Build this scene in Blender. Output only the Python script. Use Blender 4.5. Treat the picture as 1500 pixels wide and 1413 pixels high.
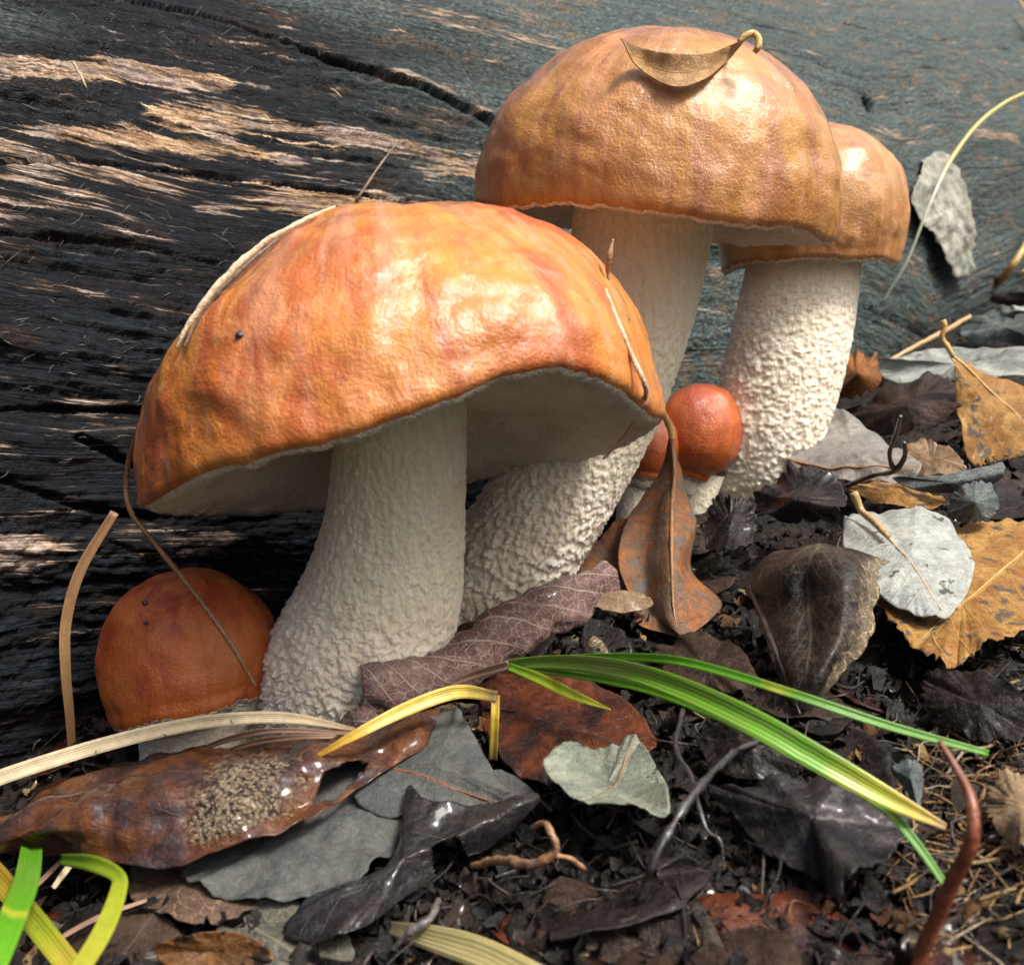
import bpy, math, random
import numpy as np
from mathutils import Matrix, Vector

for o in list(bpy.data.objects): bpy.data.objects.remove(o)
random.seed(7); RS = np.random.RandomState(11)
SC = bpy.context.scene
CM = 0.01                                   # everything below is written in centimetres

# ------------------------------------------------------------------ camera
PW, PH = 1500, 1413
FPX = 1441.0; PITCH = math.radians(14); ROLL = math.radians(10); CAMH = 10.5
FW = np.array([0, math.cos(PITCH), -math.sin(PITCH)]); R0 = np.array([1., 0, 0]); U0 = np.cross(R0, FW)
RT = R0*math.cos(ROLL) - U0*math.sin(ROLL); UP = np.cross(RT, FW)
CAM = np.array([0, 0, CAMH])
cd = bpy.data.cameras.new('camera'); co = bpy.data.objects.new('camera', cd); SC.collection.objects.link(co)
m3 = Matrix((RT.tolist(), UP.tolist(), (-FW).tolist())).transposed()
co.matrix_world = Matrix.Translation(Vector((CAM*CM).tolist())) @ m3.to_4x4()
cd.sensor_fit = 'HORIZONTAL'; cd.sensor_width = 36; cd.lens = 36*FPX/PW
cd.clip_start = 0.005; cd.clip_end = 200
cd.dof.use_dof = True; cd.dof.focus_distance = 0.235; cd.dof.aperture_fstop = 30
SC.camera = co

# ------------------------------------------------------------------ sky and sun (bright overcast)
SUN = np.array([.54, -.27, .80]); SUN /= np.linalg.norm(SUN)
w = bpy.data.worlds.new('World'); SC.world = w; w.use_nodes = True
wn = w.node_tree.nodes; wl = w.node_tree.links
sky = wn.new('ShaderNodeTexSky'); sky.sky_type = 'NISHITA'; sky.sun_disc = False
sky.sun_elevation = math.asin(SUN[2]); sky.sun_rotation = math.atan2(SUN[0], SUN[1])
sky.air_density = 0.5; sky.dust_density = 8.0; sky.ozone_density = 0.3
wl.new(sky.outputs[0], wn['Background'].inputs['Color']); wn['Background'].inputs['Strength'].default_value = 0.055
sl = bpy.data.lights.new('sun', 'SUN'); so = bpy.data.objects.new('sun', sl); SC.collection.objects.link(so)
sl.energy = 1.5; sl.angle = math.radians(14); sl.color = (1.0, .97, .92)
so.rotation_euler = Vector((-SUN).tolist()).to_track_quat('-Z', 'Y').to_euler()
so.location = (0.1, 0, 1)
SC.view_settings.view_transform = 'Standard'; SC.view_settings.look = 'None'
SC.view_settings.exposure = 1.78; SC.view_settings.gamma = 1

# ------------------------------------------------------------------ pixel -> place
def ray(px, py):
    d = FW + RT*((px-PW/2)/FPX) + UP*((PH/2-py)/FPX); return d
def D(px, py, depth): return CAM + ray(px, py)*depth
def gh(x, y):                                # slow relief of the litter floor
    return .30*np.sin(x*.31+1.3)*np.cos(y*.27+.4) + .22*np.sin(x*.62-y*.48+.7)
def G(px, py, h=0.0):
    d = ray(px, py); z = h
    for _ in range(6):
        t = (z-CAMH)/d[2]; p = CAM+d*t; z = h + float(gh(p[0], p[1]))
    return p
def unit(v): v = np.asarray(v, float); return v/np.linalg.norm(v)

# the log: a horizontal cylinder sunk into the litter
LA = np.array([.735, .678, 0]); LN = np.array([-.678, .735, 0]); LR = 20.0; LZ = 5.2
LNC = 26.0 + math.sqrt(LR**2-LZ**2)
def log_hit(px, py):
    d = ray(px, py); a = d@LN; b = d[2]; o = np.array([CAM@LN-LNC, CAMH-LZ])
    A = a*a+b*b; B = o[0]*a+o[1]*b; Cc = o@o-LR**2; disc = B*B-A*Cc
    t = (-B-math.sqrt(max(disc, 0)))/A
    p = CAM+d*t; th = math.atan2(p[2]-LZ, -(p@LN-LNC)); return p@LA, th*LR     # along, arc height
def log_pt(t, arc, off=0.):
    th = arc/LR; r = LR+off
    return LA*t + LN*(LNC-r*math.cos(th)) + np.array([0, 0, LZ+r*math.sin(th)])
def log_surf(px, py, off=0.): return log_pt(*log_hit(px, py), off)

# ------------------------------------------------------------------ numpy noise
_perm = np.random.RandomState(3).permutation(256); _perm = np.concatenate([_perm, _perm, _perm])
_g = np.random.RandomState(5).normal(size=(256, 3)); _g /= np.linalg.norm(_g, axis=1)[:, None]
def pnoise(x, y, z=0.):
    x, y, z = np.broadcast_arrays(np.asarray(x, float), y, z)
    xi = np.floor(x).astype(int); yi = np.floor(y).astype(int); zi = np.floor(z).astype(int)
    xf = x-xi; yf = y-yi; zf = z-zi
    u = xf**3*(xf*(xf*6-15)+10); v = yf**3*(yf*(yf*6-15)+10); q = zf**3*(zf*(zf*6-15)+10)
    out = 0
    for i in (0, 1):
        for j in (0, 1):
            for k in (0, 1):
                h = _perm[_perm[_perm[(xi+i) & 255]+((yi+j) & 255)]+((zi+k) & 255)]
                g = _g[h]
                d = g[..., 0]*(xf-i)+g[..., 1]*(yf-j)+g[..., 2]*(zf-k)
                out = out + d*(u if i else 1-u)*(v if j else 1-v)*(q if k else 1-q)
    return out*1.5
def fbm(x, y, z=0., o=4, g=.5):
    s = 0; a = 1
    for i in range(o):
        s = s+a*pnoise(np.asarray(x)*2**i+i*7.3, np.asarray(y)*2**i+i*3.1, np.asarray(z)*2**i+i*1.7); a *= g
    return s
def sstep(a, b, x): t = np.clip((x-a)/(b-a), 0, 1); return t*t*(3-2*t)

# ------------------------------------------------------------------ meshes and objects
COL = SC.collection
def mesh(name, V, F, attrs=None, smooth=True):
    """V (n,3) in cm, F (m,3|4) array"""
    V = np.asarray(V, float); F = np.asarray(F, int)
    me = bpy.data.meshes.new(name); k = F.shape[1]
    me.vertices.add(len(V)); me.vertices.foreach_set('co', (V*CM).astype(np.float32).ravel())
    me.loops.add(F.size); me.loops.foreach_set('vertex_index', F.astype(np.int32).ravel())
    me.polygons.add(len(F)); me.polygons.foreach_set('loop_start', np.arange(0, F.size, k, dtype=np.int32))
    me.update(calc_edges=True)
    me.polygons.foreach_set('use_smooth', np.full(len(F), smooth, dtype=bool))
    for n, a in (attrs or {}).items():
        a = np.asarray(a, np.float32)
        if a.ndim == 1:
            at = me.attributes.new(n, 'FLOAT', 'POINT'); at.data.foreach_set('value', a)
        else:
            at = me.attributes.new(n, 'FLOAT_COLOR', 'POINT')
            at.data.foreach_set('color', np.concatenate([a, np.ones((len(a), 1), np.float32)], 1).ravel())
    me.validate(); return me
def tag(o, label=None, cat=None, group=None, kind=None):
    for k, v in (('label', label), ('category', cat), ('group', group), ('kind', kind)):
        if v: o[k] = v
    return o
def thing(name, base, label, cat, group=None):
    o = bpy.data.objects.new(name, None); o.empty_display_size = .005; COL.objects.link(o)
    o.location = (np.asarray(base)*CM).tolist(); return tag(o, label, cat, group)
def origin(o):
    p = np.array(o.location)/CM
    while o.parent: o = o.parent; p = p+np.array(o.location)/CM
    return p
def obj(name, V, F, mat, parent=None, base=None, attrs=None, smooth=True, thick=0, frame=None):
    """V in world cm, or in the local frame (3x3 columns, origin) when frame is given"""
    V = np.asarray(V, float)
    po = origin(parent) if parent else np.zeros(3)
    if frame is not None:
        me = mesh(name, V, F, attrs, smooth); o = bpy.data.objects.new(name, me)
        Rm = Matrix(frame[0].tolist()).to_4x4(); o.matrix_local = Matrix.Translation(Vector(((frame[1]-po)*CM).tolist())) @ Rm
    else:
        b = po if parent else (np.asarray(base) if base is not None else np.array([*V.mean(0)[:2], V[:, 2].min()]))
        me = mesh(name, V-b, F, attrs, smooth); o = bpy.data.objects.new(name, me)
        if not parent: o.location = (b*CM).tolist()
    if parent: o.parent = parent
    if mat: me.materials.append(mat)
    COL.objects.link(o)
    if thick:
        s = o.modifiers.new('thickness', 'SOLIDIFY'); s.thickness = thick*CM; s.offset = 0
    return o
def grid_faces(nu, nv, wrap=False):
    i, j = np.meshgrid(np.arange(nu-1), np.arange(nv if wrap else nv-1), indexing='ij'); j2 = (j+1) % nv
    return np.stack([i*nv+j, i*nv+j2, (i+1)*nv+j2, (i+1)*nv+j], -1).reshape(-1, 4)
def crom(P, n):
    """Catmull-Rom through the control points (k,...) -> n samples"""
    P = np.asarray(P, float); k = len(P)
    if k == 2: return P[0]+(P[1]-P[0])*np.linspace(0, 1, n).reshape(-1, *[1]*(P.ndim-1))
    Q = np.concatenate([[2*P[0]-P[1]], P, [2*P[-1]-P[-2]]])
    s = np.linspace(0, k-1-1e-9, n); i = s.astype(int); t = (s-i).reshape(-1, *[1]*(P.ndim-1))
    a, b, c, d = Q[i], Q[i+1], Q[i+2], Q[i+3]
    return .5*(2*b+(c-a)*t+(2*a-5*b+4*c-d)*t*t+(3*b-a-3*c+d)*t**3)
def frames(C):
    T = np.gradient(C, axis=0); T /= np.linalg.norm(T, axis=1)[:, None]
    n = np.cross(T[0], [0.3, .5, .8]); N = []
    for t in T:
        n = n-t*(n@t); n = n/np.linalg.norm(n); N.append(n)
    N = np.array(N); return T, N, np.cross(T, N)
def tube(P, r, n=24, seg=8, rough=0., freq=2., flat=1.0):
    C = crom(P, n); rr = crom(np.asarray(r, float), n) if np.ndim(r) else np.full(n, r)
    T, N, B = frames(C); a = np.linspace(0, 2*math.pi, seg, endpoint=False)
    rad = rr[:, None]*np.ones(seg)
    V = C[:, None]+(N[:, None]*np.cos(a)[None, :, None]+B[:, None]*flat*np.sin(a)[None, :, None])*rad[..., None]
    if rough: 
        q = fbm(V[..., 0]*freq, V[..., 1]*freq, V[..., 2]*freq, 3)
        V = C[:, None]+(V-C[:, None])*(1+rough*q)[..., None]
        V += (rough*.5*rr)[:, None, None]*np.stack([pnoise(C[:, 0]*freq*.5+k*9, C[:, 1]*freq*.5, C[:, 2]*freq*.5) for k in range(3)], -1)[:, None]
    V = V.reshape(-1, 3); F = grid_faces(n, seg, True)
    u = np.repeat(np.linspace(0, 1, n), seg)
    V = np.concatenate([V, [C[0]], [C[-1]]]); k0 = n*seg; k1 = k0+1
    j = np.arange(seg); j2 = (j+1) % seg
    F = np.concatenate([F, np.stack([np.full(seg, k0), j2, j, j], 1), np.stack([np.full(seg, k1), (n-1)*seg+j, (n-1)*seg+j2, (n-1)*seg+j2], 1)])
    tri = F[:, 2] == F[:, 3]
    F = np.concatenate([np.concatenate([F[~tri][:, [0, 1, 2]], F[~tri][:, [0, 2, 3]]]), F[tri][:, :3]])
    return V, F, {'u': np.concatenate([u, [0, 1]]), 'v': np.concatenate([np.tile(np.sin(a), n), [0, 0]])}
def ribbon(P, wd, side, n=40, m=7, fold=.25, twist=None):
    """a blade of grass: wd widths, side = across direction (or one per control point)"""
    C = crom(P, n); ww = crom(np.asarray(wd, float), n)
    S = np.asarray(side, float); S = np.tile(S, (n, 1)) if S.ndim == 1 else crom(S, n)
    T = np.gradient(C, axis=0); T /= np.linalg.norm(T, axis=1)[:, None]
    S = S-T*(S*T).sum(1)[:, None]; S /= np.linalg.norm(S, axis=1)[:, None]; N = np.cross(T, S)
    v = np.linspace(-1, 1, m)
    V = C[:, None]+S[:, None]*(ww[:, None]*.5*v[None])[..., None]+N[:, None]*(ww[:, None]*fold*.5*(np.abs(v)-.5)[None])[..., None]
    return V.reshape(-1, 3), grid_faces(n, m), {'u': np.repeat(np.linspace(0, 1, n), m), 'v': np.tile(v, n)}

# ------------------------------------------------------------------ node helpers
class M:
    def __init__(s, name):
        s.mat = bpy.data.materials.new(name); s.mat.use_nodes = True; s.t = s.mat.node_tree; s.t.nodes.clear()
        s.out = s.t.nodes.new('ShaderNodeOutputMaterial')
    def n(s, ty, ins=None, **props):
        nd = s.t.nodes.new(ty)
        for k, v in props.items(): setattr(nd, k, v)
        for k, v in (ins or {}).items():
            if v is None: continue
            if hasattr(v, 'is_output'): s.t.links.new(v, nd.inputs[k])
            else:
                if isinstance(v, (tuple, list)) and len(v) == 3 and nd.inputs[k].type == 'RGBA': v = (*v, 1)
                nd.inputs[k].default_value = v
        return nd
    def co(s, scale=(1, 1, 1), rot=(0, 0, 0)):          # object coordinates in centimetres
        c = s.n('ShaderNodeTexCoord').outputs['Object']
        return s.n('ShaderNodeMapping', {'Vector': c, 'Scale': tuple(100*k for k in scale), 'Rotation': rot}).outputs[0]
    def attr(s, name, col=False): return s.n('ShaderNodeAttribute', attribute_name=name).outputs['Color' if col else 'Fac']
    def noise(s, vec, sc, det=4, rough=.55, dist=0, out='Fac'): return s.n('ShaderNodeTexNoise', {'Vector': vec, 'Scale': sc, 'Detail': det, 'Roughness': rough, 'Distortion': dist}).outputs[out]
    def voro(s, vec, sc, feat='DISTANCE_TO_EDGE', out='Distance', rnd=1): return s.n('ShaderNodeTexVoronoi', {'Vector': vec, 'Scale': sc, 'Randomness': rnd}, feature=feat).outputs[out]
    def math(s, op, a, b=None, c=None, clamp=False): return s.n('ShaderNodeMath', {0: a, 1: b, 2: c}, operation=op, use_clamp=clamp).outputs[0]
    def vec(s, op, a, b=None): return s.n('ShaderNodeVectorMath', {0: a, 1: b}, operation=op).outputs[0]
    def xyz(s, v): o = s.n('ShaderNodeSeparateXYZ', {0: v}).outputs; return o[0], o[1], o[2]
    def comb(s, x, y, z): return s.n('ShaderNodeCombineXYZ', {0: x, 1: y, 2: z}).outputs[0]
    def rng(s, v, a, b, c=0., d=1.): return s.n('ShaderNodeMapRange', {0: v, 1: a, 2: b, 3: c, 4: d}, interpolation_type='SMOOTHSTEP').outputs[0]
    def mix(s, f, a, b, mode='MIX'):
        nd = s.n('ShaderNodeMix', data_type='RGBA', blend_type=mode)
        for i, v in ((0, f), (6, a), (7, b)):
            if hasattr(v, 'is_output'): s.t.links.new(v, nd.inputs[i])
            else: nd.inputs[i].default_value = (*v, 1) if isinstance(v, (tuple, list)) else v
        return nd.outputs[2]
    def ramp(s, f, stops):
        nd = s.n('ShaderNodeValToRGB', {0: f}); e = nd.color_ramp.elements
        while len(e) < len(stops): e.new(.5)
        for q, (p, c) in zip(e, stops): q.position = p; q.color = (*c, 1)
        return nd.outputs[0]
    def bump(s, h, dist, strength=1., prev=None): return s.n('ShaderNodeBump', {'Height': h, 'Distance': dist*CM, 'Strength': strength, 'Normal': prev}).outputs[0]
    def done(s, **ins):
        ins = {k.replace('_', ' '): v for k, v in ins.items()}
        b = s.n('ShaderNodeBsdfPrincipled', ins); s.t.links.new(b.outputs[0], s.out.inputs['Surface']); return s.mat

# ------------------------------------------------------------------ materials
def mat_log():
    m = M('weathered_wood'); a = m.attr('along'); b = m.attr('arc'); pale = m.attr('pale'); grey = m.attr('grey'); dep = m.attr('crest')
    fib = m.comb(m.math('MULTIPLY', a, .35), m.math('MULTIPLY', b, 7.), 0.)
    f1 = m.noise(fib, 1., 4, .65, .3)
    f2 = m.noise(m.comb(m.math('MULTIPLY', a, 1.1), m.math('MULTIPLY', b, 26.), 3.), 1., 4, .6)
    blot = m.noise(m.comb(a, m.math('MULTIPLY', b, 2.2), 5.), .5, 5, .6)
    speck = m.noise(m.comb(m.math('MULTIPLY', a, 4.5), m.math('MULTIPLY', b, 9.), 1.), 1., 4, .7)
    fmix = m.math('ADD', m.math('MULTIPLY', f1, .42), m.math('ADD', m.math('MULTIPLY', f2, .33), m.math('MULTIPLY', speck, .25)))
    dark = m.ramp(fmix, [(.40, (.001, .0015, .002)), (.51, (.003, .0048, .0072)), (.59, (.011, .017, .025)), (.66, (.055, .074, .092)), (.78, (.20, .225, .24))])
    dark = m.mix(m.rng(blot, .52, .66), dark, m.ramp(fmix, [(.40, (.002, .0015, .0015)), (.53, (.016, .010, .008)), (.60, (.07, .042, .028)), (.72, (.21, .155, .12))]))
    pl = m.ramp(fmix, [(.38, (.012, .008, .006)), (.45, (.10, .052, .026)), (.53, (.34, .22, .12)), (.62, (.62, .50, .36)), (.74, (.75, .68, .58))])
    pl = m.mix(m.rng(blot, .45, .62), pl, m.ramp(fmix, [(.38, (.012, .010, .010)), (.48, (.13, .09, .075)), (.58, (.42, .35, .29)), (.70, (.72, .66, .58))]))
    gr = m.ramp(m.math('ADD', m.math('MULTIPLY', fmix, .45), m.math('MULTIPLY', speck, .55)),
                [(.39, (.004, .007, .008)), (.47, (.026, .039, .038)), (.55, (.088, .118, .113)), (.64, (.25, .30, .28))])
    gr = m.mix(m.rng(blot, .5, .66), gr, m.ramp(speck, [(.35, (.022, .020, .015)), (.5, (.095, .078, .052)), (.68, (.25, .21, .15))]))
    c = m.mix(grey, dark, gr)
    pm = m.rng(m.math('ADD', pale, m.math('ADD', m.math('MULTIPLY', m.math('SUBTRACT', f1, .5), 2.6), m.math('MULTIPLY', m.math('SUBTRACT', blot, .5), 1.6))), .36, .72)
    c = m.mix(pm, c, pl)
    c = m.mix(m.rng(dep, -.9, -.3, .95, 0.), c, (.003, .003, .004))  # grooves, crack and hole painted near-black: their shade put into the colour
    h = m.math('ADD', m.math('MULTIPLY', f1, .6), m.math('ADD', m.math('MULTIPLY', f2, .35), m.math('MULTIPLY', speck, .35)))
    nrm = m.bump(h, .22, 1.)
    return m.done(Base_Color=c, Roughness=m.rng(speck, .3, .7, .42, .75), Normal=nrm, Specular_IOR_Level=.18)

def mat_cap(name, base, ochre, red, wet=.75, pink=.25, streak=.75):
    m = M(name); p = m.co(); x, y, z = m.xyz(p)
    ax = m.vec('NORMALIZE', m.comb(x, y, .001))
    st = m.noise(m.vec('ADD', m.vec('MULTIPLY', ax, (4.5, 4.5, 4.5)), m.comb(0., 0., m.math('MULTIPLY', z, .13))), 1., 4, .6, .4)
    fine = m.noise(m.vec('ADD', m.vec('MULTIPLY', ax, (26., 26., 26.)), m.comb(0., 0., m.math('MULTIPLY', z, .7))), 1., 3, .6)
    big = m.noise(p, .34, 3, .6, .6); med = m.noise(m.comb(x, y, m.math('MULTIPLY', z, .6)), 1.5, 4, .65, .6); sm = m.noise(p, 13., 4, .65)
    c = m.mix(m.rng(big, .38, .62), base, ochre)
    c = m.mix(m.math('MULTIPLY', m.rng(med, .46, .62), .5), c, tuple(min(1, k*1.25) for k in ochre))
    c = m.mix(m.math('MULTIPLY', m.rng(st, .50, .66), streak), c, red)
    st2 = m.noise(m.vec('ADD', m.vec('MULTIPLY', ax, (6.5, 6.5, 6.5)), m.comb(3., 7., m.math('MULTIPLY', z, .22))), 1., 4, .65, .6)
    c = m.mix(m.math('MULTIPLY', m.rng(m.math('ADD', m.math('MULTIPLY', st2, .7), m.math('MULTIPLY', med, .3)), .48, .62), pink), c, (.60, .29, .18))  # pink streaks: reddish skin, plus sky reflection put into the colour
    c = m.mix(m.math('MULTIPLY', m.rng(fine, .35, .7), .3*streak), c, tuple(k*.45 for k in red))
    c = m.mix(m.math('MULTIPLY', m.rng(sm, .55, .8), .25), c, (.80, .50, .20))
    h = m.math('ADD', m.math('MULTIPLY', sm, .6), m.math('ADD', m.math('MULTIPLY', med, .22), m.math('MULTIPLY', fine, .2)))
    nrm = m.bump(h, .075, .8)
    wetm = m.noise(p, .8, 4, .65, .5)
    nrm2 = m.bump(m.math('ADD', m.noise(p, 6.5, 5, .75), m.math('MULTIPLY', med, .3)), .032, .8)
    return m.done(Base_Color=c, Roughness=m.rng(wetm, .40, .62, .38, .6), Normal=nrm, Coat_Weight=m.rng(wetm, .42, .60, wet, wet*.4),
                  Coat_Roughness=m.rng(sm, .3, .7, .04, .12), Coat_Normal=nrm2)

def mat_stem():
    m = M('white_stem'); p = m.co(); lo = m.attr('low'); cr = m.attr('crest')
    v = m.noise(m.comb(*[m.math('MULTIPLY', k, f) for k, f in zip(m.xyz(p), (9., 9., 1.1))]), 1., 4, .6)
    g = m.noise(p, 7., 5, .65); b = m.noise(p, .7, 3)
    top = m.ramp(v, [(.3, (.70, .66, .46)), (.7, (.85, .82, .64))])
    bot = m.ramp(g, [(.28, (.62, .49, .33)), (.45, (.86, .77, .59)), (.62, (.95, .89, .75))])
    c = m.mix(m.rng(lo, .1, .45), top, bot)
    c = m.mix(m.math('MULTIPLY', m.rng(b, .5, .7), .22), c, (.62, .50, .38))
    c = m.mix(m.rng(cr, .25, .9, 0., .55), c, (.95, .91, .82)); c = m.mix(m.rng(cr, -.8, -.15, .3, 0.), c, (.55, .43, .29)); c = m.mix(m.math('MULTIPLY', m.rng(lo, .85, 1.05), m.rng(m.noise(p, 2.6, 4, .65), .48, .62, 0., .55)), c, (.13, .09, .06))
    c = m.mix(m.math('MULTIPLY', m.rng(m.noise(p, 22., 2), .70, .76), .5), c, (.25, .17, .10))
    nrm = m.bump(m.math('ADD', g, m.math('MULTIPLY', v, .6)), .09, .9)
    return m.done(Base_Color=c, Roughness=.62, Normal=nrm, Subsurface_Weight=.35, Subsurface_Radius=(1., .75, .5), Subsurface_Scale=.004, Specular_IOR_Level=.4)

def mat_pores():
    m = M('pore_surface'); p = m.co()
    g = m.noise(p, 11., 4, .6); b = m.noise(p, .8, 4, .6)
    c = m.mix(m.rng(b, .35, .65), (.56, .46, .32), (.76, .69, .55)); c = m.mix(m.rng(m.voro(p, 12., 'F1'), .25, .6, .0, .5), c, (.85, .80, .68))
    c = m.mix(m.math('MULTIPLY', m.rng(m.noise(p, 3.5, 4, .7), .56, .7), .45), c, (.38, .28, .19))
    h = m.math('ADD', m.voro(p, 12.), m.math('MULTIPLY', g, .7))
    return m.done(Base_Color=c, Roughness=.7, Normal=m.bump(h, .09, 1.), Subsurface_Weight=.15, Subsurface_Scale=.003, Subsurface_Radius=(1., .7, .45))

def mat_leaf(name, c1, c2, spot=(.01, .008, .007), spots=.25, vein=(.30, .24, .16), veins=.4, net=.25, rough=.4, wet=.3, crust=None, under=None, sc=1., edge=None):
    m = M(name); p = m.co((sc, sc, sc)); u = m.attr('u'); v = m.attr('v'); av = m.math('ABSOLUTE', v)
    n1 = m.noise(p, .9, 3, .62, .5); n2 = m.noise(p, 4.5, 4, .65); n3 = m.noise(p, 16., 3, .65)
    c = m.mix(m.rng(n1, .36, .64), c1, c2)
    c = m.mix(m.rng(n2, .3, .7, .55, 0.), c, tuple(k*.45 for k in c1))
    c = m.mix(m.rng(n3, .5, .75, 0., .4), c, tuple(min(1., k*1.5+.02) for k in c2))
    vp = m.math('PINGPONG', m.math('SUBTRACT', m.math('MULTIPLY', u, 9.), m.math('MULTIPLY', m.math('POWER', av, .8), 3.2)), .5)
    vp = m.math('ADD', vp, m.math('MULTIPLY', m.math('SUBTRACT', n2, .5), .10))
    sec = m.math('MULTIPLY', m.rng(vp, .015, .06, 1., 0.), m.rng(av, .03, .95, 1., .2))
    mid = m.rng(av, .015, .045, 1., 0.)
    ed = m.voro(m.vec('ADD', p, m.vec('MULTIPLY', m.comb(n2, n3, n1), (.25, .25, .25))), 3.6); ed2 = m.voro(p, 9.5)
    nt = m.math('MAXIMUM', m.rng(ed, .015, .055, 1., 0.), m.math('MULTIPLY', m.rng(ed2, .01, .06, 1., 0.), .6))
    nt = m.math('MULTIPLY', nt, net)
    vv = m.math('MAXIMUM', m.math('MULTIPLY', m.math('MAXIMUM', sec, mid), veins), nt)
    if edge:                                              # one margin bleached to a pale lace of veins
        ek = m.rng(m.math('ADD', v, m.math('MULTIPLY', m.math('SUBTRACT', n2, .5), .5)), .62, .95); c = m.mix(m.math('MULTIPLY', ek, .55), c, tuple(k*.45 for k in edge)); vv = m.math('MAXIMUM', vv, m.math('MULTIPLY', m.math('MULTIPLY', nt, 1/max(net, .01)), ek)); vein = edge
    c = m.mix(vv, c, vein)
    sp = m.noise(p, 2.1, 4, .6, .3)
    c = m.mix(m.rng(sp, .74-.22*spots, .80-.22*spots, 0., .9), c, spot)
    h = m.math('ADD', m.math('MULTIPLY', vv, .8), m.math('ADD', n2, m.math('MULTIPLY', n3, .5)))
    if crust:                                             # a pale granular crust grown on part of the blade (u0, u1, v0, v1)
        u0, u1, v0, v1 = crust
        k = m.math('MULTIPLY', m.math('MULTIPLY', m.rng(u, u0-.12, u0+.10), m.rng(u, u1-.10, u1+.12, 1., 0.)), m.math('MULTIPLY', m.rng(v, v0-.4, v0+.4), m.rng(v, v1-.4, v1+.4, 1., 0.)))
        k = m.rng(m.math('ADD', k, m.math('ADD', m.math('MULTIPLY', m.math('SUBTRACT', n2, .5), 1.3), m.math('MULTIPLY', m.math('SUBTRACT', n1, .5), 2.2))), .45, .85)
        ce = m.voro(m.vec('ADD', p, m.vec('MULTIPLY', m.comb(n3, n2, n1), (.2, .2, .2))), 13., 'F1'); c = m.mix(k, c, m.ramp(ce, [(.15, (.30, .24, .16)), (.5, (.15, .11, .075)), (.75, (.016, .013, .011))]))
        h = m.math('SUBTRACT', h, m.math('MULTIPLY', m.math('MULTIPLY', ce, k), 2.5))
    if under:
        bf = m.n('ShaderNodeNewGeometry').outputs['Backfacing']; c = m.mix(bf, c, m.mix(m.rng(n2, .3, .7), tuple(k*.6 for k in under), under))
    nrm = m.bump(h, .06, .75)
    return m.done(Base_Color=c, Roughness=m.rng(n2, .3, .7, max(.12, rough-.15), rough+.15), Normal=nrm, Coat_Weight=m.math('MULTIPLY', m.rng(n2, .50, .62, .08 if wet < .85 else .55, 1.), m.rng(n1, .4, .6, wet, wet*.2)), Coat_Roughness=.10, Specular_IOR_Level=.16)

def mat_blade(name, stops, rough=.4, spots=.0):
    m = M(name); p = m.co(); u = m.attr('u'); v = m.attr('v')
    c = m.ramp(m.math('ADD', u, m.math('MULTIPLY', m.math('SUBTRACT', m.noise(p, 1.1, 3), .5), .12)), stops)
    lines = m.math('SINE', m.math('ADD', m.math('MULTIPLY', v, 19.), m.math('MULTIPLY', m.noise(p, 1.5, 2), 5.))); n = m.noise(p, 6., 4, .6)
    c = m.mix(m.rng(lines, -.5, 1., 0., .14), c, tuple(k*.5 for k in stops[0][1]))
    c = m.mix(m.rng(n, .35, .7, .3, 0.), c, tuple(k*.5 for k in stops[-1][1]))
    if spots: c = m.mix(m.rng(m.noise(p, 3.2, 2), .68, .72, 0., spots), c, (.03, .02, .015))
    return m.done(Base_Color=c, Roughness=rough, Normal=m.bump(lines, .006, .5), Coat_Weight=.15, Coat_Roughness=.25)

def mat_twig(name, c1, c2, rough=.45, wet=.3):
    m = M(name); p = m.co(); n = m.noise(p, 2.5, 5, .65); f = m.noise(p, 14., 4, .6)
    c = m.mix(m.rng(n, .35, .65), c1, c2); c = m.mix(m.rng(f, .4, .75, 0., .5), c, tuple(min(1, k*1.7+.01) for k in c2))
    return m.done(Base_Color=c, Roughness=rough, Normal=m.bump(m.math('ADD', n, f), .05, .8), Coat_Weight=wet, Coat_Roughness=.2)

def mat_soil():
    m = M('wet_humus'); p = m.co(); n = m.noise(p, .7, 6, .65); f = m.noise(p, 6., 6, .7, .4)
    c = m.ramp(f, [(.33, (.004, .0035, .003)), (.5, (.018, .014, .011)), (.64, (.05, .038, .028)), (.78, (.13, .10, .075))])
    c = m.mix(m.rng(n, .5, .68, 0., .6), c, m.ramp(f, [(.35, (.01, .006, .004)), (.55, (.05, .026, .014)), (.75, (.17, .09, .045))]))
    return m.done(Base_Color=c, Roughness=.65, Normal=m.bump(f, .35, 1.), Coat_Weight=m.rng(f, .52, .6, 0., .4), Coat_Roughness=.15, Specular_IOR_Level=.25)

def mat_frag():
    m = M('litter_fragments'); p = m.co(); t = m.attr('tone', True); n = m.noise(p, 5., 5, .65); f = m.noise(p, 18., 4, .6)
    c = m.mix(m.rng(n, .3, .7, .65, 0.), t, (.006, .005, .004)); c = m.mix(m.rng(f, .55, .8, 0., .25), c, (.12, .105, .09))
    return m.done(Base_Color=c, Roughness=.6, Normal=m.bump(m.math('ADD', n, f), .07, .9), Coat_Weight=m.rng(n, .54, .64, 0., .5), Coat_Roughness=.12, Specular_IOR_Level=.25)

ML, MST, MPO, MSO, MFR = mat_log(), mat_stem(), mat_pores(), mat_soil(), mat_frag()

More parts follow.
